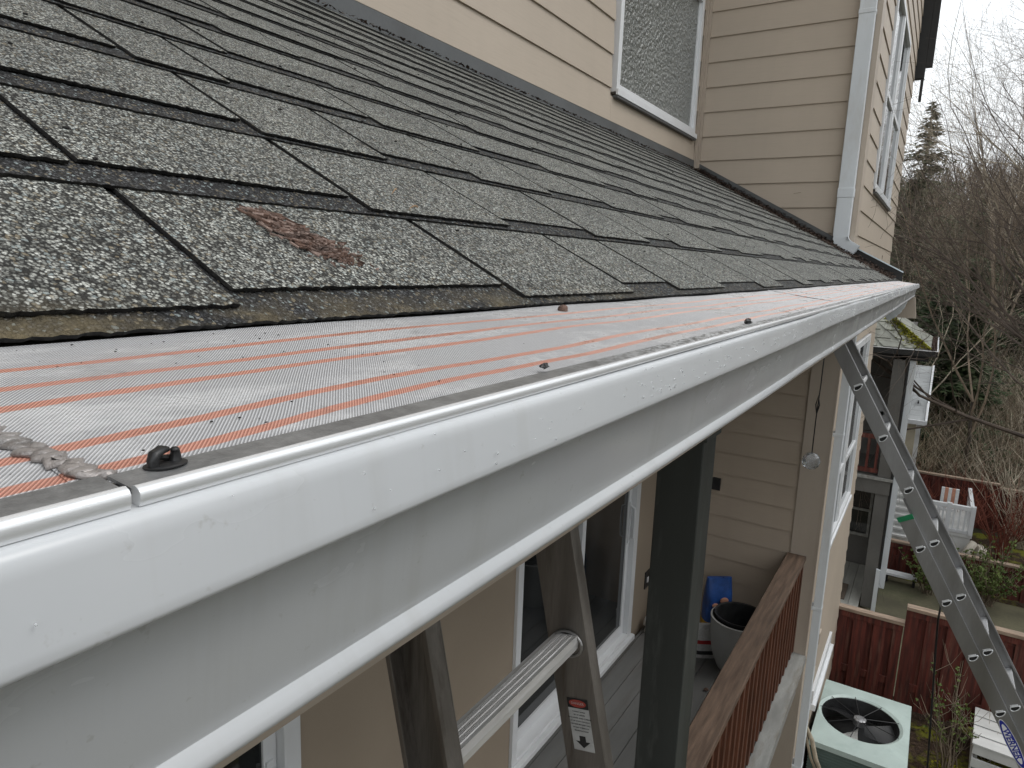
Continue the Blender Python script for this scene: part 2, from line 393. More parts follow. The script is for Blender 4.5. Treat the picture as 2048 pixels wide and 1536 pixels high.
# ------------------------------------------------------------------ ground, hill
GZ = -5.1
def terrain(x, y):
    t = max(0.0, min(1.0, (x - 17.0) / 60.0)); u = max(0.0, min(1.0, (-y - 10.0) / 40.0))
    a = 13.5 * t * (1.25 - .25 * t) * (.8 + .012 * max(0, -y)) if x > 17 else 0
    return GZ + max(a, 15 * u * (1.3 - .3*u))
g = MB()
g.add([(-200,-200,GZ),(300,-200,GZ),(300,200,GZ),(-200,200,GZ)], [(0,1,2,3)])
tag(g.build('ground', MAT['soil']), 'brown soil and moss of the garden strip below the house', kind='structure')
g = MB(); NX, NY = 105, 75; hv = []; hf = []
for i in range(NX+1):
    for j in range(NY+1):
        x = -60 + 210 * i/NX; y = -90 + 150*j/NY
        h_ = terrain(min(x, 90), max(-50, min(30, y)))
        hv.append((x, y, h_ + rng.uniform(-.12,.12) if h_ > GZ + .05 else GZ - .05))
for i in range(NX):
    for j in range(NY):
        hf.append((i*(NY+1)+j, (i+1)*(NY+1)+j, (i+1)*(NY+1)+j+1, i*(NY+1)+j+1))
g.add(hv, hf)
tag(g.build('hillside', MAT['hill'], smooth=True), 'brown brushy hillside rising behind the gardens', kind='structure')
g = MB(); g.box(8.95, 12.75, -4.5, 2.3, GZ-.2, GZ+.03)
tag(g.build('patio', MAT['concrete']), 'mossy olive brown concrete patio beyond the red fence', kind='structure')

# ------------------------------------------------------------------ the house
H = empty('house', 'beige lap sided house with grey shingle roof, white gutter and porch in the foreground', 'house', (0,0,GZ))
HP = lambda o: o
def hb(mb, name, mat, **k):
    o = mb.build(name, mat, None, **k); o.parent = H; o.matrix_parent_inverse = Matrix.Translation((0,0,-GZ)); return o
def hsub(mb, name, mat, par, **k):
    o = mb.build(name, mat, None, **k); o.parent = par
    if par.matrix_world != Matrix.Identity(4): pass
    return o
W1, W2, W3, WP = 1.74, 5.40, .575, 1.80      # side wall, end wall, bay wall, porch wall
LAP = .1778
RM = .535; RK = math.sqrt(1 + RM*RM); RTH = math.atan(RM); RO = Vector((0, .26, -.033))
def roofz(y): return RO.z + (y - RO.y) * RM

def laps(mb, axis, plane, sign, u0, u1, z0, z1, zref, cuts=()):
    """lap boards on the wall axis=const ('x' or 'y'), facing sign; cuts = (ua,ub,za,zb) openings"""
    k = math.floor((z0 - zref) / LAP); z = zref + k*LAP
    while z < z1:
        a, b = max(z, z0), min(z + LAP + .004, z1)
        spans = [(u0, u1, a, b)]
        for (ca, cb, za, zb) in cuts:
            new = []
            for (p, q, za_, zb_) in spans:
                if zb_ <= za or za_ >= zb or q <= ca or p >= cb: new.append((p, q, za_, zb_)); continue
                if ca > p: new.append((p, ca, za_, zb_))
                if cb < q: new.append((cb, q, za_, zb_))
                m0, m1 = max(p, ca), min(q, cb)
                if za - za_ > .01: new.append((m0, m1, za_, za))
                if zb_ - zb > .01: new.append((m0, m1, zb, zb_))
            spans = [t_ for t_ in new if t_[1] - t_[0] > .005]
        for (p, q, sa, sb) in spans:
            # split boards here and there with a butt joint
            js = [p]
            if q - p > 1.6 and rng.random() < .22: js.append(rng.uniform(p + .5, q - .5))
            js.append(q)
            for s0, s1 in zip(js, js[1:]):
                s1 -= .0008
                fa = .0125 - .0095*(sa-a)/(b-a+1e-9); fb = .0125 - .0095*(sb-a)/(b-a+1e-9)
                pr = [(plane - sign*.02, sa), (plane + sign*fa, sa), (plane + sign*fa, sa+.003), (plane + sign*fb, sb), (plane - sign*.02, sb)]
                mb.prof(pr, s0, s1, axis=0 if axis == 'y' else 1)
        z += LAP

# -- side wall above the roof (faces -y)
mb = MB(); ZR = 1.351
laps(mb, 'y', W1, -1, -2.5, W2 - .045, .60, 4.6, ZR, cuts=[(3.76, 5.31, .955, 1.975)])
hb(mb, 'side_wall', MAT['siding'])
mb = MB()
laps(mb, 'x', W2, -1, W3 + .012, W1 - .002, -.03, 4.6, ZR)
hb(mb, 'end_wall', MAT['siding'])
mb = MB()
laps(mb, 'x', W2, -1, W3 + .16, WP, -3.0, -.16, -1.262)
hb(mb, 'porch_end_wall', MAT['siding_shaded'])
mb = MB()
laps(mb, 'y', W3, -1, W2 + .14, 9.6, -.25, 4.6, ZR, cuts=[(6.38, 8.24, .66, 2.31)])
laps(mb, 'y', W3, -1, W2 + .14, 8.74, GZ+.25, -.25, -1.3, cuts=[(6.06, 8.00, -2.39, -.58), (6.55, 7.85, -4.12, -3.9)])
hb(mb, 'bay_wall', MAT['siding'])
mb = MB()   # cores so that no wall is paper thin and nothing shines through
mb.box(-2.5, W2+.3, W1+.021, W1+.2, .5, 4.6)
mb.box(W2+.021, W2+.2, W3+.021, 4, -3.2, 4.6)
mb.box(W2+.2, 9.58, W3+.045, W3+.2, -.25, 4.6); mb.box(W2+.2, 8.72, W3+.045, W3+.2, GZ-.1, -.25)
mb.box(8.52, 8.72, W3+.2, 4, GZ-.1, -.25); mb.box(9.4, 9.58, W3+.2, 4, -.25, 4.6)
hb(mb, 'wall_core', MAT['trim_tan'])
mb = MB(); mb.box(W2, W2+.2, W3+.16, 3.9, GZ-.1, -3.25); mb.box(-2.5, W2, 1.9, 2.1, GZ-.1, -3.25)
hb(mb, 'foundation_wall', MAT['plaster'])
mb = MB()
# corner boards
mb.box(W2-.022, W2+.02, W3-.022, W3+.012, -.12, 4.6); mb.box(W2+.02, W2+.14, W3-.022, W3+.01, -.12, 4.6)
mb.box(W2-.03, W2-.012, W1-.045, W1-.014, .6, 4.6); mb.box(W2-.075, W2-.031, W1-.03, W1-.012, .6, 4.6)
hb(mb, 'corner_board', MAT['trim_tan'])
mb = MB()
mb.box(W2-.022, W2+.03, W3-.022, W3+.158, GZ+.1, -.2); mb.box(W2+.03, W2+.14, W3-.022, W3+.01, GZ+.1, -.2)
mb.box(W2-.024, W2+.0, W3-.035, W3-.0225, GZ+.1, -.2)
hb(mb, 'porch_corner_board', MAT['trim_tan'])

# -- shingle roof, in its own slanted frame
rf = bpy.data.objects.new('roof', None)
roof = MB()
NC = 13; EXP = .1335
def ragged(a, b, step, amp):
    n = max(1, int((b-a)/step)); return [(a + (b-a)*i/n, rng.uniform(-amp, amp)) for i in range(n+1)]
def slab(mb, x0, x1, s0, s1, nb, th, tilt, near):
    """one shingle piece: ragged lower edge, tilted top"""
    step = .0028 if near else .02; amp = .0008 if near else .0011
    e = ragged(x0, x1, step, amp); n = len(e)
    sk = rng.uniform(-.0012, .0012)
    vs = []
    for i, (x, d) in enumerate(e):
        s_ = s0 + d + sk*(i/n-.5)
        lift = rng.uniform(-.00025, .00035)
        vs += [(x, s_, nb + th + lift), (x, s_ + .001, nb), (x, s1, nb - tilt*(s1-s0) + th)]
    fs = []; fe = []
    for i in range(n-1):
        a = 3*i; b = a+3
        fs.append((a, b, b+2, a+2)); fe.append((a+1, b+1, b, a))
    mb.cur = mb.top; mb.add(vs, fs); o = len(mb.v) - len(vs)
    mb.f.extend([tuple(q+o for q in f) for f in fe]); mb.m.extend([2]*len(fe))
    # side faces
    for (i, fl) in ((0, False), (n-1, True)):
        a = 3*i; x = vs[a][0]
        mb.v.append((x, s1, nb - tilt*(s1-s0))); k = len(mb.v)-1
        f = (o+a, o+a+1, k, o+a+2); mb.f.append(f if not fl else tuple(reversed(f))); mb.m.append(2)
XR0, XR1 = -2.98, W2 - .012
hand = {0: [(-.02,.197,.012),(.203,.436,.026),(.444,.66,.008),(.667,.80,.027),(.806,1.01,.009)],
        1: [(-.05,.189,.020),(.195,.392,.024),(.400,.60,.004),(.607,.80,.023),(.806,1.0,.006)],
        2: [(.0,.19,.004),(.196,.386,.026),(.393,.545,.003),(.552,.71,.022),(.716,.90,.005)],
        3: [(.05,.35,.024),(.357,.45,.004),(.456,.66,.022),(.667,.88,.003)]}
for k in range(NC):
    s0 = k*EXP; near = k < 5
    tilt = .0048/EXP
    jit = 0 if k < 3 else rng.uniform(-.002, .002)
    roof.top = 1
    xe = XR1 if s0 + EXP < 9 else XR1
    x = XR0
    while x < xe:
        x2 = min(xe, x + (.995 if x > XR0 else .7)); slab(roof, x, x2 - .0012, s0 + jit, s0 + EXP + .02, 0, .0023, tilt, near and x < 1.6 and x2 > -.2); x = x2
    roof.top = 0
    pieces = []
    hd = hand.get(k, [])
    x = XR0 + rng.uniform(0, .1)
    lim = hd[0][0] if hd else 99
    short = rng.random() < .5
    while x < xe - .03:
        if hd and x >= lim - .12:
            pieces += hd; x = hd[-1][1] + .007; hd = []; lim = 99; short = True; continue
        wd = rng.choice([.14,.165,.19,.21,.235]) * rng.uniform(.9, 1.1)
        x2 = min(x + wd, xe)
        if lim < 99 and x2 > lim - .05: x2 = lim - .006
        off = (rng.uniform(.019,.028) if short else rng.uniform(.002,.010))
        pieces.append((x, x2, off)); x = x2 + rng.choice([.004,.006,.007,.009]); short = not short
    for (a, b, off) in pieces:
        lf = rng.uniform(0, .0008)
        slab(roof, a, b, s0 + jit + off, s0 + EXP + .02, .0024 + lf - tilt*off, .0024, tilt, near and a < 1.6 and b > -.2)
ro = roof.build('roof', [MAT['tooth'], MAT['base'], MAT['asphalt_edge']])
ro.parent = H; ro.matrix_parent_inverse = Matrix.Translation((0,0,-GZ))
ro.location = RO; ro.rotation_euler = (RTH, 0, 0)
ro['label'] = 'grey laminated shingle roof with dark bands'
RMAT = Matrix.Translation(RO) @ Matrix.Rotation(RTH, 4, 'X')
def rp(x, s, n=0): return RMAT @ Vector((x, s, n))
# deck board under the shingles, eave to wall, plus the overhang past the end wall
mb = MB(); mb.prof([(.262, -.0445), (.262, -.062), (W1, roofz(W1)-.045), (W1, roofz(W1)-.012)], XR0, W2-.01, axis=0)
mb.prof([(.262, -.0445), (.262, -.062), (W3-.024, roofz(W3)-.045), (W3-.024, roofz(W3)-.012)], W2-.008, W2+.11, axis=0)
hb(mb, 'roof_deck', MAT['soffit'])
# shingles of the little overhang beyond the wall corner
mb = MB(); mb.top = 1
for k in range(3):
    mb.top = 1; slab(mb, W2-.012, W2+.12, k*EXP, min(k*EXP+EXP+.02, .36), 0, .0033, .0068/EXP, False)
    mb.top = 0; slab(mb, W2-.0, W2+.118, k*EXP+.01, min(k*EXP+EXP+.02, .36), .0034, .0034, .0068/EXP, False)
o = mb.build('roof_end_shingle', [MAT['tooth'], MAT['base'], MAT['asphalt_edge']]); o.parent = ro
# flashing along side wall, end wall
mb = MB()
yb = W1 - .012; zb = roofz(yb)
mb.prof([(yb-.004, zb+.002), (yb-.004, zb+.062), (yb, zb+.062), (yb, zb-.01)], XR0, W2-.03, axis=0)
hb(mb, 'wall_flashing', MAT['flash'])
mb = MB()
mb.prof([(W2-.026, 0), (W2-.026, 0)], 0, 1) if False else None
a, b = rp(W2-.028, (W3-.03-RO.y)*RK, .006), rp(W2-.028, (W1-RO.y)*RK, .006)
n3 = Vector((0, 0, .055))
mb.add([a, b, b+n3, a+n3, a+Vector((.004,0,0)), b+Vector((.004,0,0)), b+n3+Vector((.004,0,0)), a+n3+Vector((.004,0,0))],
       [(0,3,2,1),(4,5,6,7),(3,7,6,2),(0,1,5,4),(0,4,7,3),(1,2,6,5)])
hb(mb, 'end_flashing', MAT['flash'])
mb = MB()   # black kick-out with pale folded top edge, running down to the eave
def strip_x(mb, x0, x1, p, q, h0, h1):
    mb.add([(x0,p.y,p.z+h0),(x0,q.y,q.z+h0),(x0,q.y,q.z+h1),(x0,p.y,p.z+h1),(x1,p.y,p.z+h0),(x1,q.y,q.z+h0),(x1,q.y,q.z+h1),(x1,p.y,p.z+h1)],
           [(0,3,2,1),(4,5,6,7),(3,7,6,2),(0,1,5,4),(0,4,7,3),(1,2,6,5)])
p, q = rp(5.4, .0, .003), rp(5.4, .40, .003); p.y -= .03; p.z -= .006
strip_x(mb, 5.372, 5.377, p, q, 0, .058)
kk = hb(mb, 'kickout_flashing', MAT['flash_black'], label='black kickout flashing with pale top edge')
mb = MB(); strip_x(mb, 5.366, 5.392, p, q, .0585, .067); hsub(mb, 'folded_edge', MAT['kick'], kk)

# -- gutter: K profile
G0, G1 = -2.98, 5.60
GP = [(.252,-.046),(.252,-.139),(.160,-.139),(.1510,-.1380),(.1484,-.1364),(.1469,-.1350),(.1463,-.1330),(.1468,-.1308),(.1490,-.1284),(.1499,-.1274),
      (.1496,-.1262),(.1490,-.1252),(.1446,-.0860),(.1438,-.0815),(.1425,-.0785),(.1400,-.0768),(.1290,-.0758),(.1270,-.0755),(.1262,-.0749),(.1259,-.0738),
      (.1262,-.0715),(.1282,-.0580),(.1288,-.0550),(.1298,-.0533),(.1312,-.0526),(.1332,-.0523),(.1400,-.0520),(.1400,-.0535),
      (.1325,-.054),(.1310,-.056),(.1300,-.060),(.1285,-.072),(.130,-.0742),(.145,-.078),(.1515,-.088),(.152,-.12),(.153,-.136),(.25,-.1375),(.25,-.046)]
mb = MB(); mb.prof(GP, G0, G1, axis=0, segs=60)
mb.prof([(.2515,-.05),(.2515,-.1385),(.155,-.1385),(.150,-.12),(.150,-.09),(.1305,-.074),(.1275,-.062),(.132,-.053)], G1, G1+.002, axis=0)
gut = hb(mb, 'gutter', MAT['gutter'], smooth='auto', label='white aluminium gutter with rounded lip')
# small dents and sags so the long lip does not look ruled
for v_ in gut.data.vertices:
    v_.co.z += .0006*math.sin(v_.co.x*5.1+1) + .0003*math.sin(v_.co.x*13.7) + .00012*math.sin(v_.co.x*61+v_.co.z*90); v_.co.y += .0005*math.sin(v_.co.x*7.3)
# fascia, soffit and rake end behind it
mb = MB(); mb.box(G0, W2+.13, .2535, .275, -.235, -.05); hb(mb, 'fascia', MAT['trim_tan'])
mb = MB(); mb.box(G0, W2-.023, .276, W3+.10, -.19, -.178); mb.box(G0, W2-.023, W3+.10, WP, -.19, -.17); hb(mb, 'soffit', MAT['soffit'])
mb = MB(); mb.prof([(.120,-.285),(.272,-.285),(.272,-.236),(.2525,-.236),(.2525,-.142),(.14,-.142)], W2+.08, W2+.155, axis=0)
hb(mb, 'rake_end', MAT['trim_tan'], label='tan end block under the gutter end')
# guard panels (1.22 m each) with a lapped, crumpled seam
def guard_panel(x0, x1, first=False, second=False):
    mb = MB(); nx = max(2, int((x1-x0)/.012)); ny = 14; vs = []; fs = []
    for i in range(nx+1):
        x = x0 + (x1-x0)*i/nx
        for j in range(ny+1):
            t = j/ny; y = .1432 + (.268-.1432)*t
            z = -.0492 + (y-.143)*.133 + .0012*math.sin(math.pi*t)*math.sin(x*3.1+.5) + .0004*math.sin(x*23+y*60)
            z += .0006*math.exp(-((x-x0)/.05)**2)*math.sin(math.pi*t)**.5
            if j == ny: z -= .003
            xx = x
            if i == 0: xx = x0 + .0008*math.sin(t*9)
            vs.append((xx, y, z))
    for i in range(nx):
        for j in range(ny): fs.append((i*(ny+1)+j, (i+1)*(ny+1)+j, (i+1)*(ny+1)+j+1, i*(ny+1)+j+1))
    mb.add(vs, fs)
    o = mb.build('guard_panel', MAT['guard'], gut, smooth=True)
    return o
seams = [.0712, 1.31, 2.56, 3.80, 5.04]
xs = [G0, -1.15] + seams + [G1-.012]
for i in range(len(xs)-1):
    guard_panel(xs[i] - (.0 if i == 0 else .005), xs[i+1])
    if i > 0:      # puckered hem at each lap
        mb = MB(); path = []; rad = []
        xb = xs[i]
        y0_, y1_ = (.146, .186) if i == 2 else (.146, .262)
        n = 44
        for k in range(n+1):
            t = k/n; y = y0_ + (y1_-y0_)*t
            lift = (.0006 + .0010*abs(math.sin(k*1.7))) if i == 2 else .0006
            path.append((xb + .0022*math.sin(k*1.3) + (.006*(1-t) if i == 2 else -.03*t), y, -.0492 + (y-.143)*.133 + lift))
            rad.append(.0014 + .0011*abs(math.sin(k*2.1)) if i == 2 else .0012)
        mb.tube(path, rad, 8)
        
        for q, v_ in enumerate(mb.v):
            zb_ = -.0492 + (v_[1]-.143)*.133; mb.v[q] = (v_[0] - (.006 if i == 2 else 0), v_[1], zb_ + (v_[2]-zb_)*.5)
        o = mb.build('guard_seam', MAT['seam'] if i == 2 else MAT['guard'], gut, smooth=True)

# clip rail: flat wet strip and bright ridge, in the same lengths
for i in range(len(xs)-1):
    a, b = xs[i] + (.0006 if i else 0), xs[i+1] - .0012
    zo = .0004*(i % 2)
    mb = MB(); mb.prof([(.1348,-.0482+zo),(.1438,-.0474+zo),(.1438,-.0482+zo),(.1348,-.0490+zo)], a, b, axis=0, segs=6)
    c = mb.build('clip_rail', MAT['strip'], gut)
    mb = MB(); mb.prof([(.1320,-.0516),(.1314,-.0502+zo),(.1314,-.0488+zo),(.1321,-.0479+zo),(.1334,-.0474+zo),(.1345,-.0477+zo),(.1347,-.0482+zo),(.1347,-.0516)], a, b, axis=0, segs=6)
    mb.build('ridge', MAT['alu_bright'], c, smooth='auto')
# outlet elbow at the far end
def elbow(mb, pts, wx, wy, ribs=True):
    n = len(pts)
    for i in range(n-1):
        p, q = Vector(pts[i]), Vector(pts[i+1]); d = (q-p); L = d.length; d.normalize()
        ax = Vector((1,0,0)); ax = (ax - d*ax.dot(d)).normalized(); ay = d.cross(ax)
        s_ = 1.0 if not ribs or i % 2 else .93
        mb.obox((p+q)/2, ax, ay, d, wx*s_/2, wy*s_/2, L/2 + .001)
mb = MB(); pts = []
for k in range(11):
    a = k/10*math.radians(62); pts.append((5.33, .205 + .16*(1-math.cos(a)), -.140 - .16*math.sin(a)))
elbow(mb, pts, .075, .055)
hb(mb, 'outlet_elbow', MAT['downspout'])
mb = MB()
mb.box(5.47, 5.56, W3-.10, W3-.04, GZ+.3, -.40)
for z in (-1.2, -2.6, -4.0): mb.box(5.468, 5.562, W3-.102, W3-.022, z, z+.03)
hb(mb, 'lower_downspout', MAT['downspout'], bevel=.004)

# -- upper downspout on the end wall
mb = MB(); DX = W2 - .028; y0_, y1_ = W3+.012, W3+.112
mb.box(DX-.062, DX-.002, y0_, y1_, .262, 4.2)
mb.box(DX-.065, DX+.0, y0_-.003, y1_+.003, .52, .585); mb.box(DX-.065, DX, y0_-.003, y1_+.003, 1.70, 1.73)
dsp = hb(mb, 'upper_downspout', MAT['downspout'], bevel=.004, label='white rectangular downspout with ribbed elbow')
mb = MB()
cy = (y0_+y1_)/2
for k in range(9):       # bend downwards and outwards (towards -y), follows the roof slope
    a0 = math.radians(60)*k/9; a1 = math.radians(60)*(k+1)/9; R_ = .085
    p = Vector((DX-.032, cy - R_*(1-math.cos(a0)), .262 - R_*math.sin(a0))); q = Vector((DX-.032, cy - R_*(1-math.cos(a1)), .262 - R_*math.sin(a1)))
    d = (q-p).normalized(); ay = d.cross(Vector((1,0,0)))
    sc_ = .5 if k % 2 else .47
    mb.obox((p+q)/2, (1,0,0), ay, d, .066*sc_, .096*sc_, (q-p).length/2+.003)
p = q; d = Vector((0, -math.sin(math.radians(60)), -math.cos(math.radians(60)))); q = p + d*.070
ay = d.cross(Vector((1,0,0)))
for s_ in (-1, 1):
    mb.obox((p+q)/2 + Vector((s_*.0300,0,0)), (1,0,0), ay, d, .0012, .048, .035)
    mb.obox((p+q)/2 + ay*s_*.0468, (1,0,0), ay, d, .0288, .0012, .035)
for s_ in (-.8, -.4, 0, .4, .8):
    mb.obox((p+q)/2 + Vector((-.0322,0,0)) + ay*s_*.044, (1,0,0), ay, d, .0012, .0040, .034)
mb.build('elbow', MAT['downspout'], dsp)
mb = MB(); mb.obox((p+q)/2 + d*.020, (1,0,0), ay, d, .0285, .0455, .010); mb.build('elbow_opening', MAT['dark'], dsp)

mb = MB()  # mirrored bay out of view, added to cut light on porch and end wall
laps(mb, 'x', -3.0, 1, W3, WP, GZ, 4.6, -1.262); laps(mb, 'y', W3, -1, -9, -3.0, GZ+.2, 4.6, -1.262)
hb(mb, 'added_bay_wall', MAT['siding'])
mb = MB(); mb.box(-9, -3.03, W3+.03, 4, GZ, 4.6); hb(mb, 'added_bay_core', MAT['trim_tan'])
mb = MB(); mb.prof([(-.15, 4.5), (-.15, 4.62), (4.3, 6.9), (4.3, 6.75)], -9.5, -2.5, axis=0); mb.prof([(1.2, 4.6), (1.2, 4.72), (4.3, 6.4), (4.3, 6.2)], -2.5, W2, axis=0)
mb.prof([(-.0, 4.6), (-.0, 4.72), (4.3, 6.9), (4.3, 6.75)], W2-.4, 9.6, axis=0)
hb(mb, 'upper_roof', MAT['asphalt_edge'])
# -- windows
def win_frame(name, axis, plane, u0, u1, z0, z1, fw, glassm, rails=(), mull=(), sill=.03, depth=.05, label=None, proud=.024):
    """window in a wall y=plane facing -y"""
    f = MB(); yf = plane - proud
    f.box(u0, u0+fw, yf, plane+depth, z0, z1); f.box(u1-fw, u1, yf, plane+depth, z0, z1)
    f.box(u0+fw, u1-fw, yf, plane+depth, z0, z0+fw); f.box(u0+fw, u1-fw, yf, plane+depth, z1-fw, z1)
    for (a, b) in mull: f.box(a, b, yf+.004, plane+depth-.003, z0+fw, z1-fw)
    ulist = [u0+fw] + [q for ab in mull for q in ab] + [u1-fw]
    for i in range(0, len(ulist), 2):
        ua, ub = ulist[i], ulist[i+1]
        for z in rails: f.box(ua, ub, yf+.010, plane+depth-.004, z-.022, z+.022)
        # inner sash line
        for (p, q) in ((ua, ua+.022), (ub-.022, ub)): f.box(p, q, yf+.016, plane+depth-.006, z0+fw, z1-fw)
    fr = hb(f, name, MAT['white_vinyl'], bevel=.003, label=label)
    for i in range(0, len(ulist), 2):
        g_ = MB(); g_.box(ulist[i], ulist[i+1], plane+.002, plane+.010, z0+fw, z1-fw)
        hsub(g_, 'pane', glassm, fr)
    if sill:
        s_ = MB(); s_.box(u0-.01, u1+.01, yf-.014, yf-.001, z0-.02, z0+.012); hsub(s_, 'sill', MAT['white_vinyl'], fr)
        s_ = MB(); s_.box(u0-.005, u1+.005, yf-.010, plane, z0-.034, z0-.021); hsub(s_, 'sill_flashing', MAT['flash'], fr)
    return fr
win_frame('window', 'y', W1, 3.80, 5.27, .985, 1.95, .045, MAT['obscure'], sill=.02, label='obscure textured glass window in white frame')
win_frame('window', 'y', W3, 6.40, 8.22, .69, 2.29, .05, MAT['glass_sky'], rails=(1.47,), mull=((7.20,7.32),), label='upper double hung window pair reflecting the sky')
win_frame('window', 'y', W3, 6.08, 7.98, -2.37, -.60, .06, MAT['glass_blind'], rails=(-1.755,), mull=((6.85,6.97),), label='white window pair in the lower bay wall')
mb = MB(); mb.box(6.55, 7.85, W3-.06, W3+.04, -4.12, -4.06); mb.box(6.55, 7.85, W3-.03, W3+.04, -4.05, -3.92)
hb(mb, 'basement_sill', MAT['white_vinyl'])
mb = MB(); mb.box(6.22, 6.34, W3-.05, W3-.014, -3.27, -3.16); hb(mb, 'wall_vent', MAT['trim_tan'], bevel=.01)
mb = MB(); mb.box(6.16, 6.28, W3-.045, W3-.014, -3.62, -3.50); hb(mb, 'wall_vent', MAT['stone'], bevel=.01)

# -- porch: wall, sliding doors, deck, posts, railing
mb = MB()
for (a, b, c, d) in ((-2.5, .35, -3.2, -.17), (1.5, 3.03, -3.2, -.17), (4.85, W2-.013, -3.2, -.17), (.35, 1.5, -.85, -.17), (3.03, 4.85, -.85, -.17), (.35,1.5,-3.2,-2.95), (3.03,4.85,-3.2,-2.95)):
    mb.box(a, b, WP, WP+.1, c, d)
hb(mb, 'porch_wall', MAT['plaster'])
def slider(x0, x1, z0, z1, label):
    f = MB(); y = WP-.022
    f.box(x0, x0+.055, y, WP+.10, z0, z1); f.box(x1-.075, x1, y, WP+.10, z0, z1)
    f.box(x0+.055, x1-.075, y, WP+.10, z1-.07, z1); f.box(x0+.055, x1-.075, y, WP+.10, z0, z0+.05)
    f.box(x0+.0, x1, y-.035, y-.001, z0-.01, z0+.028)
    fr = hb(f, 'sliding_door', MAT['white_vinyl'], bevel=.004, label=label)
    xm = (x0+x1)/2
    for (a, b, yo) in ((x0+.10, xm+.03, .055), (xm-.03, x1-.078, .02)):
        p_ = MB(); yy = WP+yo
        p_.box(a, a+.055, yy, yy+.03, z0+.052, z1-.072); p_.box(b-.055, b, yy, yy+.03, z0+.052, z1-.072)
        p_.box(a+.055, b-.055, yy, yy+.03, z0+.052, z0+.13); p_.box(a+.055, b-.055, yy, yy+.03, z1-.14, z1-.072)
        s_ = hsub(p_, 'door_panel', MAT['white_vinyl'], fr)
        g_ = MB(); g_.box(a+.055, b-.055, yy+.010, yy+.018, z0+.13, z1-.14); hsub(g_, 'pane', MAT['glass'], fr)
    g_ = MB(); g_.box(x0+.055, x1-.075, WP+.095, WP+.099, z0+.05, z1-.07); hsub(g_, 'dark_room', MAT['dark'], fr)
    h = MB(); xh = x1-.11; zc = -1.95
    h.tube([(xh, WP+.018, zc+.14), (xh, WP-.02, zc+.12), (xh, WP-.025, zc), (xh, WP-.02, zc-.12), (xh, WP+.018, zc-.14)], .009, 8)
    h.box(xh-.015, xh+.015, WP+.010, WP+.0195, zc-.17, zc+.17)
    hsub(h, 'door_handle', MAT['white_vinyl'], fr, smooth='auto')
slider(3.03, 4.85, -2.95, -.85, 'white framed sliding glass door beyond the near ladder')
slider(.35, 1.50, -2.95, -.85, 'sliding glass door at the left edge under the gutter')
mb = MB(); mb.box(5.14, 5.24, WP-.008, WP, -2.67, -2.52); sw = hb(mb, 'switch_plate', MAT['black'])
mb = MB(); mb.box(5.175, 5.205, WP-.014, WP-.0085, -2.62, -2.575); mb.build('switch', MAT['white_print'], sw)
mb = MB(); mb.box(W2-.03, W2-.013, 1.31, 1.38, -1.76, -1.66); hb(mb, 'wall_outlet', MAT['black'])
mb = MB(); y = .64
while y < WP - .04:
    y2 = min(y + .139, WP-.022); mb.box(-2.5, W2-.013, y, y2 - .005, -3.026, -3.0); y = y2
dk = hb(mb, 'porch_deck', MAT['deck'])
mb = MB(); mb.box(-2.5, W2-.03, .66, WP-.01, -3.22, -3.03); hb(mb, 'deck_joist_box', MAT['dark'])
mb = MB(); mb.box(-2.5, W2-.025, W3-.045, .634, -3.0, -2.945); mb.box(-2.5, W2-.025, W3-.0, .634, -3.28, -3.004)
hb(mb, 'rim_board', MAT['sill'])
mb = MB(); mb.box(2.14, 2.29, .585, .735, -3.0, -.42); mb.box(2.128, 2.302, .573, .747, -.55, -.42)
po = hb(mb, 'porch_post', MAT['post'], bevel=.004)
mb = MB(); mb.box(-2.5, W2-.025, .575, .735, -.415, -.191); hb(mb, 'porch_beam', MAT['post'])
mb = MB(); mb.box(-2.98, -2.4, .575, .735, -3, -.42); hb(mb, 'porch_pier', MAT['post'])
RB = empty('x','x','x') if False else None
mb = MB()
n = 40
mb.box(2.295, W2-.024, .615, .752, -2.175, -2.138)
rail = hb(mb, 'railing', MAT['wood_cap'], bevel=.004, label='brown wooden deck railing with weathered cap')
mb = MB(); mb.box(2.295, W2-.024, .665, .703, -2.265, -2.176); mb.box(2.295, W2-.024, .665, .703, -2.90, -2.815)
mb.build('rail_board', MAT['baluster'], rail)
x = 2.40
while x < W2 - .06:
    mb = MB(); jz = rng.uniform(-.004, .004)
    mb.box(x, x+.038, .625, .664, -2.925+jz, -2.19); mb.build('baluster', MAT['baluster'], rail); x += .122

# ------------------------------------------------------------------ far eave at the end of the upper wall
mb = MB()
mb.box(9.62, 9.72, .47, .64, 2.28, 4.6); mb.box(9.62, 9.70, .40, .468, 2.40, 4.6); mb.box(9.63, 9.66, .47, .50, 2.02, 2.278)
tag(hb(mb, 'far_eave', MAT['flash_black']), 'dark eave board at the far top corner')

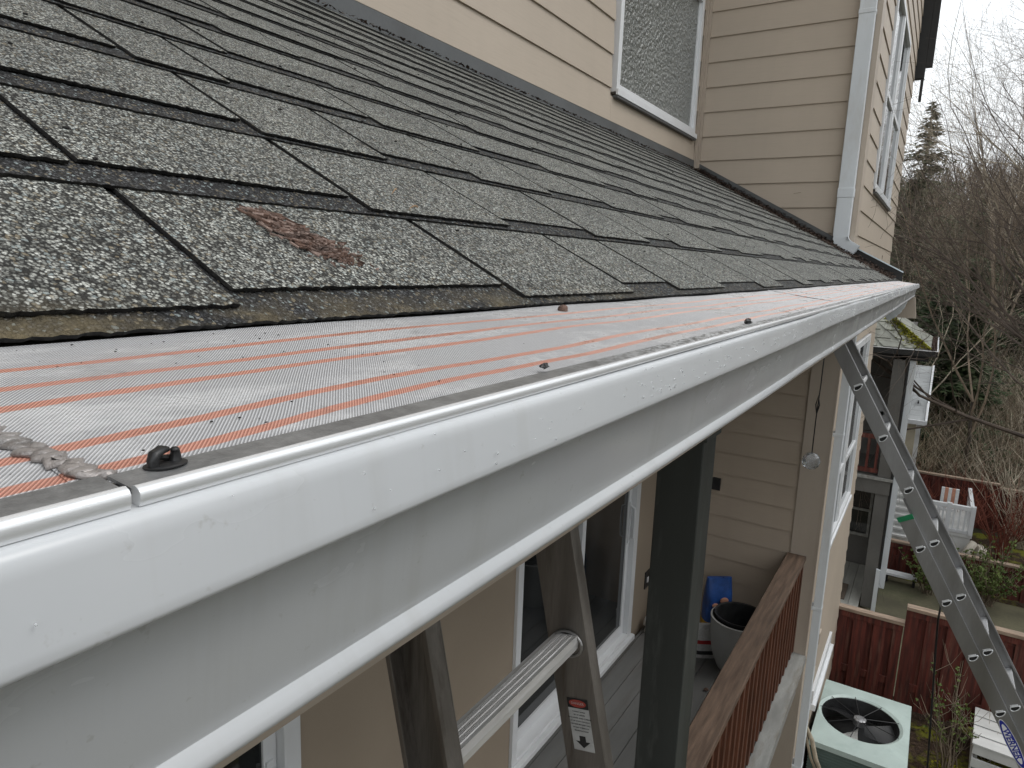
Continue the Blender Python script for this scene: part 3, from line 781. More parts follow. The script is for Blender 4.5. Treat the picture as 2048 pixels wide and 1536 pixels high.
# ------------------------------------------------------------------ water drops on the lip
mb = MB()
def blob(mb, c, rx, ry, rz, n=6, m_=4):
    vs = []; fs = []
    for i in range(m_+1):
        a = math.pi*i/m_
        for k in range(n):
            b = 2*math.pi*k/n; vs.append((c[0]+rx*math.sin(a)*math.cos(b), c[1]+ry*math.sin(a)*math.sin(b), c[2]+rz*math.cos(a)))
    for i in range(m_):
        for k in range(n): fs.append((i*n+k, i*n+(k+1)%n, (i+1)*n+(k+1)%n, (i+1)*n+k))
    mb.add(vs, fs)
for i in range(520):
    x = rng.uniform(.1, 1)**1.1 * 4.2 if rng.random() < .93 else rng.uniform(.03, .5)
    t = rng.random(); z = -.056 - .016*t; y = .1262
    if t < .15: y = .1285; z = -.0545
    r = rng.uniform(.00015, .00045) * (1 if x > .3 else .7) * (1 + .25*x)
    blob(mb, (x, y, z + .0006*math.sin(x*5.1+1)), r, .0005, r*rng.uniform(1, 2.2), 8, 5)
M = NM('water', (.9,.92,.93), .02, 0, .8); M.b.inputs['Transmission Weight'].default_value = .85; M.b.inputs['IOR'].default_value = 1.33
o = mb.build('water_drops', M.mat, gut, smooth=True); o['kind'] = 'stuff'

# ------------------------------------------------------------------ small things on roof and guard
def lump(name, mat, c, r, seed, label, cat, sq=(1,1,.6), n=10, rough=.35, group=None):
    rr = random.Random(seed); mb = MB(); vs = []; fs = []; m_ = n//2
    for i in range(m_+1):
        a = math.pi*i/m_
        for k in range(n):
            b = 2*math.pi*k/n; q = r*(1 + rr.uniform(-rough, rough))
            vs.append((q*sq[0]*math.sin(a)*math.cos(b), q*sq[1]*math.sin(a)*math.sin(b), q*sq[2]*math.cos(a)))
    for i in range(m_):
        for k in range(n): fs.append((i*n+k, i*n+(k+1)%n, (i+1)*n+(k+1)%n, (i+1)*n+k))
    mb.add(vs, fs); o = mb.build(name, mat, None, smooth='auto'); o.location = c
    return tag(o, label, cat, group)
gz = lambda y: -.0492 + (y-.143)*.133
lump('pebble', MAT['debris'], (.461, .2417, gz(.2417)+.0022), .0042, 3, 'small brown stone on the gutter guard beside the shingle edge', 'stone', (1.2,.8,.75), 12, .15)
lump('clod', MAT['black'], (.262, .1455, -.0452), .0020, 5, 'tiny black crumb on the gutter clip rail nearer the camera', 'debris', (1.6,.8,.6))
lump('clod', MAT['black'], (.64, .1450, -.0455), .0040, 6, 'dark crumb of roof grit farther along the clip rail', 'debris', (1.8,.8,.6))
# black twisted clip near the camera
K = empty('clip', 'black plastic fitting standing on the clip rail near the camera', 'clip', (.0835, .1418, -.0474)); K.scale = (.50,.56,.40)
mb = MB()
mb.lathe((0,0,0), [(.0001,.0012),(.0075,.0012),(.0085,.0006),(.0085,0)], 20); mb.v = [(x*1.15, y*.75, z) for x, y, z in mb.v]
mb.build('foot', MAT['black'], K, smooth='auto')
mb = MB()
mb.tube([(-.0062,-.001,.0005),(-.0064,-.001,.004),(-.005,-.0005,.0075),(-.001,.001,.0087),(.0022,.002,.0078)], [.0024,.0026,.0028,.0026,.0017], 10)
mb.tube([(.0052,.0012,.0005),(.0056,.0012,.004),(.0054,.0008,.0068)], [.0030,.0024,.0019], 10)
mb.tube([(-.005,.0025,.003),(.0,.0035,.0032),(.005,.003,.002)], [.0018,.0014,.002], 8)
blob(mb, (.0050,.0006,.0072), .0021,.0020,.0018, 10, 6)
mb.build('hook', MAT['black'], K, smooth='auto')
# decayed piece of bark on the second shingle
mb = MB(); rr = random.Random(11)
for i in range(800):
    t = rr.random()**1.15
    cx = .277 + .026*t + rr.gauss(0, .0045)*(1+t*.8); cs = .103 - .044*t + rr.gauss(0, .0075)*(1-.1*t)
    L = rr.uniform(.003, .013)*(1-.75*t); a = math.radians(-58) + rr.gauss(0, .38); wd = rr.uniform(.0004, .0013)*(1-.4*t)
    hgt = .0040 + rr.uniform(0, .0022)*(1-t)**1.5
    dx, ds = math.cos(a)*L/2, math.sin(a)*L/2; nx_, ns = -math.sin(a)*wd, math.cos(a)*wd
    vs = [(cx-dx-nx_*.3, cs-ds-ns*.3, hgt), (cx+dx-nx_, cs+ds-ns, hgt+rr.uniform(-.001,.002)), (cx+dx+nx_, cs+ds+ns, hgt+rr.uniform(-.001,.002)), (cx-dx+nx_*.3, cs-ds+ns*.3, hgt+.0006)]
    vs2 = [(x, s_, n_-.0009) for x, s_, n_ in vs]
    mb.cur = 0 if rr.random() < .6 else 1
    mb.add([rp(*q) for q in vs+vs2], [(0,1,2,3),(7,6,5,4),(0,4,5,1),(1,5,6,2),(2,6,7,3),(3,7,4,0)])
tag(mb.build('bark_scrap', [MAT['debris'], MAT['debris_pale']]), 'decayed reddish brown scrap of bark lying on a roof shingle', 'bark')
# pine needle pieces
def needle(x, s_, L, a, label):
    mb = MB(); p = [rp(x + math.cos(a)*L*t, s_ + math.sin(a)*L*t, .0095 + .002*math.sin(t*3)) for t in (0,.25,.5,.75,1)]
    mb.tube(p, [.0006,.0009,.0008,.0006,.0003], 5); tag(mb.build('dry_needle', MAT['leaf_dry']), label, 'needle')
needle(.462, .176, .024, math.radians(215), 'tan dry needle beside a shingle joint above the bark scrap')
needle(.455, .142, .018, math.radians(200), 'tan dry needle caught at the corner of a shingle tab')
# grit and crumbs scattered on guard and roof (nobody could count them)
mb = MB(); rr = random.Random(21)
for i in range(210):
    x = rr.uniform(-.05, 1)**2 * 4 if i % 2 else rr.uniform(.0, .22); y = rr.uniform(.150, .262)
    r = rr.uniform(.00012, .0004) * (1 + x*.35)
    blob(mb, (x, y, gz(y)+.0008+r*.4), r*rr.uniform(1,2), r, r*.6, 5, 3)
for i in range(520):
    x = rr.uniform(.1, 5.2); s_ = rr.uniform(.02, 1.62)
    r = rr.uniform(.0006, .0017) * (1 + x*.25); p = rp(x, s_, .006)
    blob(mb, p, r*rr.uniform(1,2), r, r*.6, 5, 3)
tag(mb.build('grit', MAT['asphalt_edge']), 'dark crumbs of grit scattered over roof and gutter guard', 'grit', kind='stuff')
# leaf litter heaped along the end wall and side wall flashing
mb = MB()
for i in range(9500):
    if rr.random() < .86:
        s_ = rr.uniform(.02, 1.63); x = 5.37 - abs(rr.gauss(0, .17)) * (1.25 - .6*s_/1.6); p = rp(x, s_, .006 + rr.uniform(0, .030)*math.exp(-(5.37-x)/.12))
    else:
        x = rr.uniform(.8, 5.3); p = rp(x, 1.655 - abs(rr.gauss(0, .008)), .010+rr.uniform(0,.006))
    a = rr.uniform(0, 6.3); L = rr.uniform(.006, .026); wd = L*.2; tz = rr.uniform(-.5, .5)
    d = Vector((math.cos(a), math.sin(a)*.85, tz))*L/2; e = Vector((-math.sin(a), math.cos(a), rr.uniform(-.3,.6)))*wd
    mb.add([p-d, p+e, p+d, p-e], [(0,1,2,3)])
tag(mb.build('leaf_litter', MAT['needles_brown']), 'brown leaf litter lying along the wall flashing', 'leaf litter', kind='stuff')
for i, (px, py) in enumerate(((1712,513),(1745,540))):
    p = at(px, py, X=5.33)
    lump('dead_leaf', MAT['leaf_dry'], p, .012, 40+i, ('pale dead leaf on the litter below the downspout elbow', 'pale pinkish dead leaf lower on the litter beside the kickout flashing')[i], 'leaf', (1.2,.8,.25), 8, .5)

# ------------------------------------------------------------------ ladders
def d_rung(mb, x0, x1, c, u, v_, w_, h):
    """rung of D section between x0 and x1; u = outward (depth) dir, v = up the ladder"""
    pts = []
    for (a, b) in ((-.5,.5),(.5,.5),(.5,.15),(.42,-.2),(.25,-.42),(0,-.5),(-.25,-.42),(-.42,-.2),(-.5,.15)):
        pts.append(Vector(c) + Vector(u)*a*w_ + Vector(v_)*b*h)
    n = len(pts); vs = [(x0, p.y, p.z) for p in pts] + [(x1, p.y, p.z) for p in pts]
    mb.add(vs, [(i, (i+1)%n, n+(i+1)%n, n+i) for i in range(n)] + [tuple(range(n)), tuple(reversed(range(n, 2*n)))])
def stile(mb, x, face, c, d, u, length, web=.076, fl=.028, th=.0028):
    """C channel: web plane at x, flanges towards face(+1/-1 in x); c = lower end centre; d = up direction; u = towards the climber"""
    c, d, u = Vector(c), Vector(d), Vector(u); mid = c + d*length/2; X = Vector((1,0,0))
    mb.obox(mid + X*(face*th/2) + X*(x-c.x), X, u, d, th/2, web/2, length/2)
    for s_ in (-1, 1):
        mb.obox(mid + X*(face*(th+(fl-th)/2)) + X*(x-c.x) + u*s_*(web/2 - th/2), X, u, d, (fl-th)/2, th/2, length/2)
        mb.obox(mid + X*(face*fl) + X*(x-c.x) + u*s_*(web/2 - .004), X, u, d, .0015, .004, length/2)
# near ladder
L1 = empty('ladder', 'weathered aluminium ladder with a warning label, nearest the camera under the gutter', 'ladder', (.8, -.52, GZ))
INV1 = Matrix.Translation((-.8, .52, -GZ))
th1 = math.radians(12.6); d1 = Vector((0, math.sin(th1), math.cos(th1))); u1 = Vector((0, -math.cos(th1), math.sin(th1)))
c0 = Vector((0, .470, -.645)); low = c0 - d1*4.35
xl, xr = .622, .975
for (x, fc) in ((xl, -1), (xr, 1)):
    mb = MB(); stile(mb, x, fc, low, d1, u1, 4.35 + .30)
    o = mb.build('stile', MAT['alu_old'], L1, bevel=.0008); o.matrix_parent_inverse = INV1
for k in range(-13, 2):
    c = c0 + d1*(.3048*k)
    mb = MB(); d_rung(mb, xl+.001, xr-.001, c, u1, d1, .046, .034)
    for s_ in (-1, 0, 1):        # grip ridges on the tread
        for q in range(3):
            e = c + d1*.0170 + u1*(s_*.011 + (q-1)*.003)
            mb.obox((( xl+xr)/2, e.y, e.z), (1,0,0), u1, d1, (xr-xl)/2-.003, .0008, .0012)
    r_ = mb.build('rung', MAT['rung'] if 'rung' in MAT else MAT['alu_flange'], L1); r_.matrix_parent_inverse = INV1
    mb = MB()
    for xx in (xl+.003, xr-.003):
        mb = MB(); pts = [Vector((xx, *(c + u1*.029*math.cos(a)*1.0 + d1*(.023*math.sin(a)))[1:])) for a in [i*math.pi/10 for i in range(21)]]
        mb.tube(pts, .0026, 6, False); mb.build('rung_collar', MAT['alu_flange'], r_, smooth=True)
# warning label on the far stile's inner face
def on_stile(x, c, d, u, a, b):  # a along d, b along u
    p = Vector(c) + Vector(d)*a + Vector(u)*b; return Vector((x, p.y, p.z))
def quad_label(x, c, d, u, a0, a1, b0, b1, th=.0006):
    mb = MB(); vs = [on_stile(x, c, d, u, a, b) for a, b in ((a0,b0),(a0,b1),(a1,b1),(a1,b0))]
    vs += [v_ - Vector((th,0,0)) for v_ in vs]; mb.add(vs, [(3,2,1,0),(4,5,6,7),(0,1,5,4),(1,2,6,5),(2,3,7,6),(3,0,4,7)]); return mb
lc = c0
lab = quad_label(xr-.0001, lc, d1, u1, -.195, -.118, -.018, .022).build('warning_label', MAT['label_white'], L1); lab.matrix_parent_inverse = INV1
o = quad_label(xr-.0008, lc, d1, u1, -.1175, -.100, -.018, .022).build('label_header', MAT['black'], L1); o.matrix_parent_inverse = INV1
mb = MB(); vs = [on_stile(xr-.0016, lc, d1, u1, -.1085+.0070*math.sin(a), .002+.0165*math.cos(a)) for a in [2*math.pi*i/28 for i in range(28)]]
mb.add(vs, [tuple(range(28))]); o = mb.build('label_oval', MAT['label_red'], L1); o.matrix_parent_inverse = INV1
# printed lines and arrow
mb = MB()
def bar(a0, a1, b0, b1):
    vs = [on_stile(xr-.0010, lc, d1, u1, a, b) for a, b in ((a0,b0),(a0,b1),(a1,b1),(a1,b0))]; mb.add(vs, [(3,2,1,0)])
arr = [(-.168,-.004),(-.178,-.004),(-.178,-.012),(-.190,.002),(-.178,.016),(-.178,.008),(-.168,.008)]
mb.add([on_stile(xr-.0010, lc, d1, u1, a, b) for a, b in reversed(arr)], [tuple(range(7))])
mb.build('arrow', MAT['black'], lab); mb.v and None
def text_on(txt, size, M4, mat, parent, name, bold=.0, inv=None, extr=0):
    cu = bpy.data.curves.new(name, 'FONT'); cu.body = txt; cu.size = size; cu.align_x = 'CENTER'; cu.align_y = 'CENTER'; cu.offset = bold; cu.resolution_u = 3; cu.extrude = extr
    t = bpy.data.objects.new(name, cu); col.objects.link(t)
    dg = bpy.context.evaluated_depsgraph_get(); me = bpy.data.meshes.new_from_object(t.evaluated_get(dg))
    bpy.data.objects.remove(t); me.transform(M4); o = bpy.data.objects.new(name, me); col.objects.link(o); me.materials.clear(); me.materials.append(mat)
    o.parent = parent
    if inv is not None: o.matrix_parent_inverse = inv
    return o
def frame_m(o, ex, ey):
    ex = Vector(ex).normalized(); ey = Vector(ey).normalized(); ez = ex.cross(ey)
    M_ = Matrix.Identity(4)
    for i in range(3): M_[i][0] = ex[i]; M_[i][1] = ey[i]; M_[i][2] = ez[i]; M_[i][3] = o[i]
    return M_
for i, tx in enumerate(("CORRECT ANGLE", "SET UP LADDER", "FACE LADDER WHEN CLIMBING", "UP OR DOWN KEEP BODY", "CENTERED BETWEEN RAILS", "DO NOT OVERREACH", "SEE INSTRUCTIONS")):
    o = text_on(tx, .0031, frame_m(on_stile(xr-.0011, lc, d1, u1, -.124 - i*.0058, .002), u1, d1), MAT['black'], L1, 'label_text', .00008, INV1)
    # face the climber's side of the web (-x)
text_on("DANGER", .0062, frame_m(on_stile(xr-.0019, lc, d1, u1, -.1085, .002), u1, d1), MAT['label_white'], L1, 'label_text', 0, INV1)

# far extension ladder
L2 = empty('extension_ladder', 'grey aluminium extension ladder leaning out steeply beyond the gutter end, blue oval logo', 'ladder', (4.13, -2.29, GZ))
INV2 = Matrix.Translation((-4.13, 2.29, -GZ))
th2 = math.radians(30.1); d2 = Vector((0, math.sin(th2), math.cos(th2))); u2 = Vector((0, -math.cos(th2), math.sin(th2)))
fD = Vector((0, .317, -.607)); bD = Vector((0, -.082, -1.437))
def add2(o): o.matrix_parent_inverse = INV2; return o
for (nm, D0, top, length, xa, xb) in (('fly', fD, .36, 3.9, 4.13, 4.53), ('base', bD, .17, 4.4, 4.10, 4.56)):
    lowc = D0 + d2*top - d2*length
    for (x, fc) in ((xa, 1), (xb, -1)):
        mb = MB(); stile(mb, x, fc if nm == 'fly' else fc, lowc, d2, u2, length, .072, .030, .003)
        add2(mb.build(nm + '_stile', MAT['alu'], L2, bevel=.0008))
    k = 0
    while True:
        c = D0 - d2*(.3048*k)
        if (c - lowc).dot(d2) < .1: break
        mb = MB(); d_rung(mb, xa-.002, xb+.002, c, u2, d2, .036, .030)
        r_ = add2(mb.build(nm + '_rung', MAT['alu_bright'], L2))
        mb = MB()
        pts = []
        for a in range(25):
            t = a/24*2*math.pi; cx_ = .022*math.cos(t); sy = .019*math.sin(t) if math.sin(t) < .35 else .0075
            pts.append(Vector((xa-.003, *(c + u2*cx_ + Vector((0,0,1))*sy + Vector((0,0,0)))[1:])))
        mb.tube(pts, .0030, 6, False); mb.build('rung_rim', MAT['alu_bright'], r_, smooth=True)
        hp = [Vector((xa-.0042, *(c + u2*.019*math.cos(t) + Vector((0,0,1))*min(.0055, .016*math.sin(t)))[1:])) for t in [i/20*2*math.pi for i in range(20)]]
        mb = MB(); mb.add(hp, [tuple(range(20))]); mb.build('rung_hole', MAT['dark'], r_)
        k += 1
mb = MB(); c = bD + d2*.178
mb.obox(Vector((4.094, c.y, c.z)), (1,0,0), u2, Vector(d2), .006, .039, .013); 
add2(mb.build('guide_bracket', MAT['green_plastic'], L2))
# sticker on the flange of the fly section
c = fD - d2*.20
mb = MB(); mb.obox(Vector((4.5282, *c[1:])), (1,0,0), u2, d2, .0004, .019, .055); st = add2(mb.build('sticker', MAT['label_white'], L2))
mb = MB(); mb.obox(Vector((4.5274, *(c-d2*.03)[1:])), (1,0,0), u2, d2, .0004, .008, .012); add2(mb.build('sticker_print', MAT['black'], L2))
# oval logo
lg = at(2024, 1488, X=4.099); ey = Vector((0,0,0)); along = -d2
mb = MB(); vs = [Vector((4.0985, *(lg + d2*(.135*math.sin(t)) + u2*(.026*math.cos(t)))[1:])) for t in [2*math.pi*i/40 for i in range(40)]]; mb.add(vs, [tuple(range(40))])
add2(mb.build('logo_border', MAT['white_print'], L2))
mb = MB(); vs = [Vector((4.0979, *(lg + d2*(.130*math.sin(t)) + u2*(.0235*math.cos(t)))[1:])) for t in [2*math.pi*i/40 for i in range(40)]]; mb.add(vs, [tuple(range(40))])
add2(mb.build('logo_oval', MAT['logo_blue'], L2))
mb = MB(); vs = [Vector((4.0973, *(lg + d2*(.108*math.sin(t)) + u2*(.0165*math.cos(t)))[1:])) for t in [2*math.pi*i/40 for i in range(40)]]; mb.add(vs, [tuple(range(40))])
add2(mb.build('logo_field', MAT['white_print'], L2))
add2(text_on("WERNER", .040, frame_m(Vector((4.0967, lg.y, lg.z)), -d2, u2), MAT['logo_blue'], L2, 'logo_text', .0012))
# rope hanging from the ladder
mb = MB(); P = [at(*q, X=4.5) for q in ((1883,1205),(1876,1240),(1872,1290),(1868,1350),(1863,1420),(1858,1490),(1853,1560),(1846,1700),(1840,1900))]
mb.tube(P, .0055, 6); tag(mb.build('rope', MAT['black'], smooth=True), 'thin black rope hanging down behind the extension ladder', 'rope')

# ------------------------------------------------------------------ things on the porch
t = empty('plant_pot', 'round grey pot with a black nursery pot inside, behind the railing', 'plant pot', (4.93, .965, -3.0))
mb = MB(); mb.lathe((0,0,0), [(.001,0),(.10,0),(.135,.04),(.170,.12),(.194,.22),(.205,.33),(.208,.42),(.212,.43),(.211,.442),(.200,.445),(.194,.42),(.18,.2),(.001,.15)], 40); mb.build('outer_pot', MAT['pot'], t, smooth='auto')
mb = MB(); mb.lathe((0.012,.0,0), [(.13,.2),(.176,.40),(.182,.452),(.189,.456),(.188,.466),(.174,.462),(.164,.40),(.13,.24),(.001,.235)], 40); mb.build('inner_pot', MAT['black'], t, smooth='auto')
def bag(name, label, loc, w_, d_, h, rz, mats, seed, bands):
    rr = random.Random(seed); t = empty(name, label, 'bag', loc, rz=rz)
    def ring(z, inset=0):
        f = z/h; sx = w_/2*(1 + .08*math.sin(f*3.1)); sy = d_/2*(1 - .0*f) * (1 if f < .75 else 1 - (f-.75)*3.2)
        return sx + inset, max(.012, sy) + inset
    def body(z0, z1, mat, nm, inset):
        mb = MB(); n, m_ = 28, 10; vs = []; fs = []
        for i in range(m_+1):
            z = z0 + (z1-z0)*i/m_; sx, sy = ring(z, inset)
            for k in range(n):
                a = 2*math.pi*k/n; ca, sa = math.cos(a), math.sin(a)
                e = .55; x = math.copysign(abs(ca)**e, ca)*sx; y = math.copysign(abs(sa)**e, sa)*sy
                j = math.sin(a*3+z*40+seed)*.006 + math.sin(a*7-z*63)*.004
                vs.append((x*(1+j*2), y*(1+j*3), z))
        for i in range(m_):
            for k in range(n): fs.append((i*n+k, i*n+(k+1)%n, (i+1)*n+(k+1)%n, (i+1)*n+k))
        fs.append(tuple(reversed(range(n)))); fs.append(tuple(m_*n+k for k in range(n)))
        mb.add(vs, fs); mb.build(nm, mat, t, smooth='auto')
    body(0, h, mats[0], 'bag_body', 0)
    for (z0, z1, mt, nm) in bands: body(z0, z1, mt, nm, .003)
    return t
tb = bag('food_bag', 'tall blue paper bag with a yellow band behind the grey pot', (5.18, 1.20, -3.0), .20, .15, .60, math.radians(-53), (MAT['blue_bag'],), 3,
    ((.20,.245, MAT['yellow'], 'yellow_band'),))
mb = MB()
for (a, b, z, r) in ((.02,-.084,.44,.035),(-.05,-.086,.40,.026),(.06,-.086,.39,.022),(-.02,-.086,.36,.03)):
    blob(mb, (a, b, z), r, .006, r*.8, 10, 6)
mb.build('printed_patch', MAT['pink'], tb, smooth=True)
tb = bag('litter_bag', 'low grey plastic bag with red print in front of the blue bag', (5.05, 1.22, -3.0), .24, .15, .25, math.radians(-55), (MAT['label_white'],), 8,
    ((.03,.06, MAT['black'], 'dark_band'), (.12,.15, MAT['red'], 'red_band')))
lump('plastic_bag', MAT['white_print'], (5.10, 1.70, -2.93), .085, 17, 'crumpled clear white plastic bag by the porch wall', 'bag', (.9,.6,.9), 14, .3)
lump('dead_leaf', MAT['debris'], tuple(at(1412, 1378, Z=-2.985)), .022, 19, 'dried brown leaf on the grey deck boards', 'leaf', (1,.8,.35), 8, .45)
# glass ball on a cord
t = empty('glass_ornament', 'faceted clear glass ball hanging on a cord by the porch corner', 'ornament', tuple(at(1622, 922, X=5.0)))
me = bpy.data.meshes.new('ball')
import bmesh
bm = bmesh.new(); bmesh.ops.create_icosphere(bm, subdivisions=2, radius=.062); bm.to_mesh(me); bm.free()
o = bpy.data.objects.new('ball', me); col.objects.link(o); o.parent = t
M = NM('ornament_glass', (.8,.85,.9), .03, 0, .6); M.b.inputs['Transmission Weight'].default_value = .9; M.b.inputs['IOR'].default_value = 1.5; me.materials.append(M.mat)
mb = MB(); p0 = at(1622, 922, X=5.0); 
P = [Vector((0,0,.06)), Vector((.0,.0,.3)), Vector((.02,-.003,.55)), Vector((.05,.0,.9))]; mb.tube(P, .004, 5)
mb.tube([(0,0,.34),(.0,-.012,.40),(.0,.0,.47),(0,.012,.40),(0,0,.34)], .0045, 5); mb.build('cord', MAT['black'], t, smooth=True)

# ------------------------------------------------------------------ AC unit
A = empty('air_conditioner', 'pale mint green outdoor air conditioner beside the bay wall', 'air conditioner', (6.94, .12, GZ))
ax0, ax1, ay0, ay1, az = 6.37, 7.51, -.28, .52, -4.30
fc = Vector((6.98, .145, az)); FR = .345
mb = MB(); N = 48
zt = az; vs = []; fs = []
for i in range(N):
    a = 2*math.pi*(i+.5)/N; vs.append((fc.x + FR*math.cos(a), fc.y + FR*math.sin(a), zt-.012))
for i in range(N):
    a = 2*math.pi*(i+.5)/N; vs.append((fc.x + (FR+.028)*math.cos(a), fc.y + (FR+.028)*math.sin(a), zt+.004))
for i in range(N):
    a = 2*math.pi*(i+.5)/N; c_, s_ = math.cos(a), math.sin(a)
    t_ = min(((ax1 if c_ > 0 else ax0) - fc.x)/c_ if abs(c_) > 1e-6 else 9, ((ay1 if s_ > 0 else ay0) - fc.y)/s_ if abs(s_) > 1e-6 else 9)
    vs.append((fc.x + t_*c_, fc.y + t_*s_, zt-.004))
for i in range(N):
    j = (i+1) % N; fs.append((i, j, N+j, N+i)); fs.append((N+i, N+j, 2*N+j, 2*N+i))
for (cx_, cy_) in ((ax0,ay0),(ax1,ay0),(ax1,ay1),(ax0,ay1)):   # corner triangles
    ca = math.atan2(cy_-fc.y, cx_-fc.x) % (2*math.pi)
    i = int((ca/(2*math.pi)*N - .5) % N); k = len(vs); vs.append((cx_, cy_, zt-.004)); fs.append((2*N+i, k, 2*N+(i+1) % N))
mb.add(vs, fs)
mb.prof([(ax0,ay0),(ax1,ay0),(ax1,ay1),(ax0,ay1)], az-.055, az-.0042, axis=2, caps=False)
def apart(mb, name, mat, **k):
    o = mb.build(name, mat, A, **k); o.matrix_parent_inverse = Matrix.Translation((-6.94, -.12, -GZ)); return o
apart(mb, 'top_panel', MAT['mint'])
mb = MB(); mb.prof([(ax0+.01,ay0+.01),(ax1-.01,ay0+.01),(ax1-.01,ay1-.01),(ax0+.01,ay1-.01)], GZ+.05, az-.055, axis=2, caps=False)
for i in range(24):
    z = GZ+.09+i*.029; mb.box(ax0+.004, ax1-.004, ay0+.004, ay0+.0095, z, z+.012)
    mb.box(ax0+.004, ax0+.0095, ay0+.004, ay1-.004, z, z+.012)
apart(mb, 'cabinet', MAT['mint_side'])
mb = MB(); mb.lathe((fc.x, fc.y, 0), [(FR, az-.012), (FR-.006, az-.02), (FR-.006, az-.20)], 48); apart(mb, 'fan_shroud', MAT['black'], smooth=True)
mb = MB(); mb.lathe((fc.x, fc.y, 0), [(.001, az-.30), (FR+.1, az-.30)], 32); apart(mb, 'coil_tray', MAT['dark'])
mb = MB()
for r_ in [i*.0135+.07 for i in range(21)]:
    pts = [(fc.x+r_*math.cos(a), fc.y+r_*math.sin(a), az-.004-.02*(r_/FR-1)*-1*0) for a in [2*math.pi*i/40 for i in range(41)]]; mb.tube(pts, .0011, 3, False)
for i in range(9):
    a = 2*math.pi*(i+.3)/9; mb.tube([(fc.x+.05*math.cos(a), fc.y+.05*math.sin(a), az+.001), (fc.x+(FR+.012)*math.cos(a), fc.y+(FR+.012)*math.sin(a), az+.003)], .0035, 5)
apart(mb, 'fan_grille', MAT['black'])
mb = MB(); mb.lathe((fc.x, fc.y, az), [(.001,.010),(.03,.010),(.035,.004),(.05,.004),(.058,-.002),(.058,-.06)], 24); apart(mb, 'fan_hub', MAT['alu'], smooth='auto')
for b_ in range(3):
    mb = MB(); vs = []; a0 = 2*math.pi*b_/3 + .55; ns = 8
    for i in range(ns+1):
        r_ = .05 + (FR-.07)*i/ns
        for k in range(6):
            a = a0 + (k/5-.5)*(.95 - .3*i/ns) + .25*i/ns; vs.append((fc.x+r_*math.cos(a), fc.y+r_*math.sin(a), az-.11 + .07*(k/5-.5)))
    mb.add(vs, [(i*6+k, i*6+k+1, (i+1)*6+k+1, (i+1)*6+k) for i in range(ns) for k in range(5)])
    apart(mb, 'fan_blade', MAT['black'] if b_ != 1 else MAT['stone_white'], smooth=True)
mb = MB()
P = [at(*q, X=6.25) for q in ((1588,1400),(1606,1440),(1624,1480),(1632,1520),(1642,1545))]
mb.tube(P, .020, 8); mb.tube([p + Vector((.02,.05,-.01)) for p in P], .012, 8)
tag(mb.build('pipe_insulation', MAT['pipe'], smooth=True), 'taped beige refrigerant pipes running down beside the air conditioner', 'pipe')
mb = MB(); mb.box(6.2, 6.3, .33, .40, -4.62, -4.50); tag(mb.build('pipe_box', MAT['label_white'], bevel=.006), 'small grey junction box strapped to the refrigerant pipes', 'box')

# ------------------------------------------------------------------ fences
def fence(name, label, X, segs, zb, dirx=1):
    """board-on-board fence along y at x=X; segs = (ya, yb, ztop)"""
    F = empty(name, label, 'fence', (X, segs[0][0], zb)); inv = Matrix.Translation((-X, -segs[0][0], -zb))
    bd = MB(); cap = MB()
    for (ya, yb, zt) in segs:
        y = ya; i = 0
        while y > yb:
            w_ = (.135 if i % 2 == 0 else .10) + rng.uniform(-.008, .008); y2 = max(yb, y - w_)
            off = 0 if i % 2 == 0 else .045
            bd.box(X+off, X+off+.02, y2+.002, y, zb + rng.uniform(.02,.05), zt-.045); y = y2 + .012; i += 1
            if y2 <= yb: break
        bd.box(X+.0205, X+.0445, yb, ya, zt-.16, zt-.07); bd.box(X+.0205, X+.0445, yb, ya, zb+.25, zb+.34)
        bd.box(X-.012, X+.0, yb, ya, zt-.12, zt-.045)
        cap.box(X-.03, X+.075, yb-.01, ya, zt-.04, zt)
    o = bd.build('board_panel', MAT['fence_red'], F, bevel=.002); o.matrix_parent_inverse = inv
    o = cap.build('cap_rail', MAT['wood_pale'], F, bevel=.003); o.matrix_parent_inverse = inv
    return F
fence('fence', 'dark red board fence with pale stepped cap rail, just behind the air conditioner', 8.76, [(.60, -.125, -4.00), (-.135, -5.0, -3.79)], GZ)
fence('fence', 'dark red fence across the far side of the mossy patio', 12.95, [(.28, -1.75, -4.48), (-1.76, -6, -4.38)], GZ)
fence('fence', 'weathered red fence at the foot of the wooded hillside', 16.4, [(.5, -1.5, -4.05), (-1.51, -7, -4.12)], GZ)

# ------------------------------------------------------------------ neighbour house
Nn = empty('neighbor_house', 'grey neighbouring house with mossy hipped porch roof and red balcony railing', 'house', (11, .4, GZ)); NI = Matrix.Translation((-11, -.4, -GZ))
def nb(mb, name, mat, **k):
    o = mb.build(name, mat, Nn, **k); o.matrix_parent_inverse = NI; return o
mb = MB(); laps(mb, 'x', 12.6, -1, .25, 4.0, GZ, -.9, -1.2); 
nb(mb, 'wall', MAT['ngrey'])
mb = MB(); mb.box(12.63, 16, .3, 4, GZ, -.9); nb(mb, 'wall_block', MAT['ngrey'])
mb = MB()
for (x0, y0, z0, z1) in ((11.0,.27,-2.9,-1.1),(11.0,.27,-4.95,-3.16)): mb.box(x0, x0+.16, y0, y0+.17, z0, z1)
mb.box(12.3, 12.46, .27, .44, GZ, -1.1); nb(mb, 'post', MAT['ngrey'])
mb = MB(); mb.box(10.98, 11.02, .25, 4, -3.16, -2.955); mb.box(11.03, 12.58, .25, .29, -3.16, -2.955); mb.box(11.0, 12.55, .3, 4, -2.98, -2.951)
nb(mb, 'balcony_beam', MAT['ngrey'])
mb = MB(); mb.box(10.96, 11.10, .24, 4, -2.95, -2.91); nb(mb, 'balcony_edge', MAT['sill'])
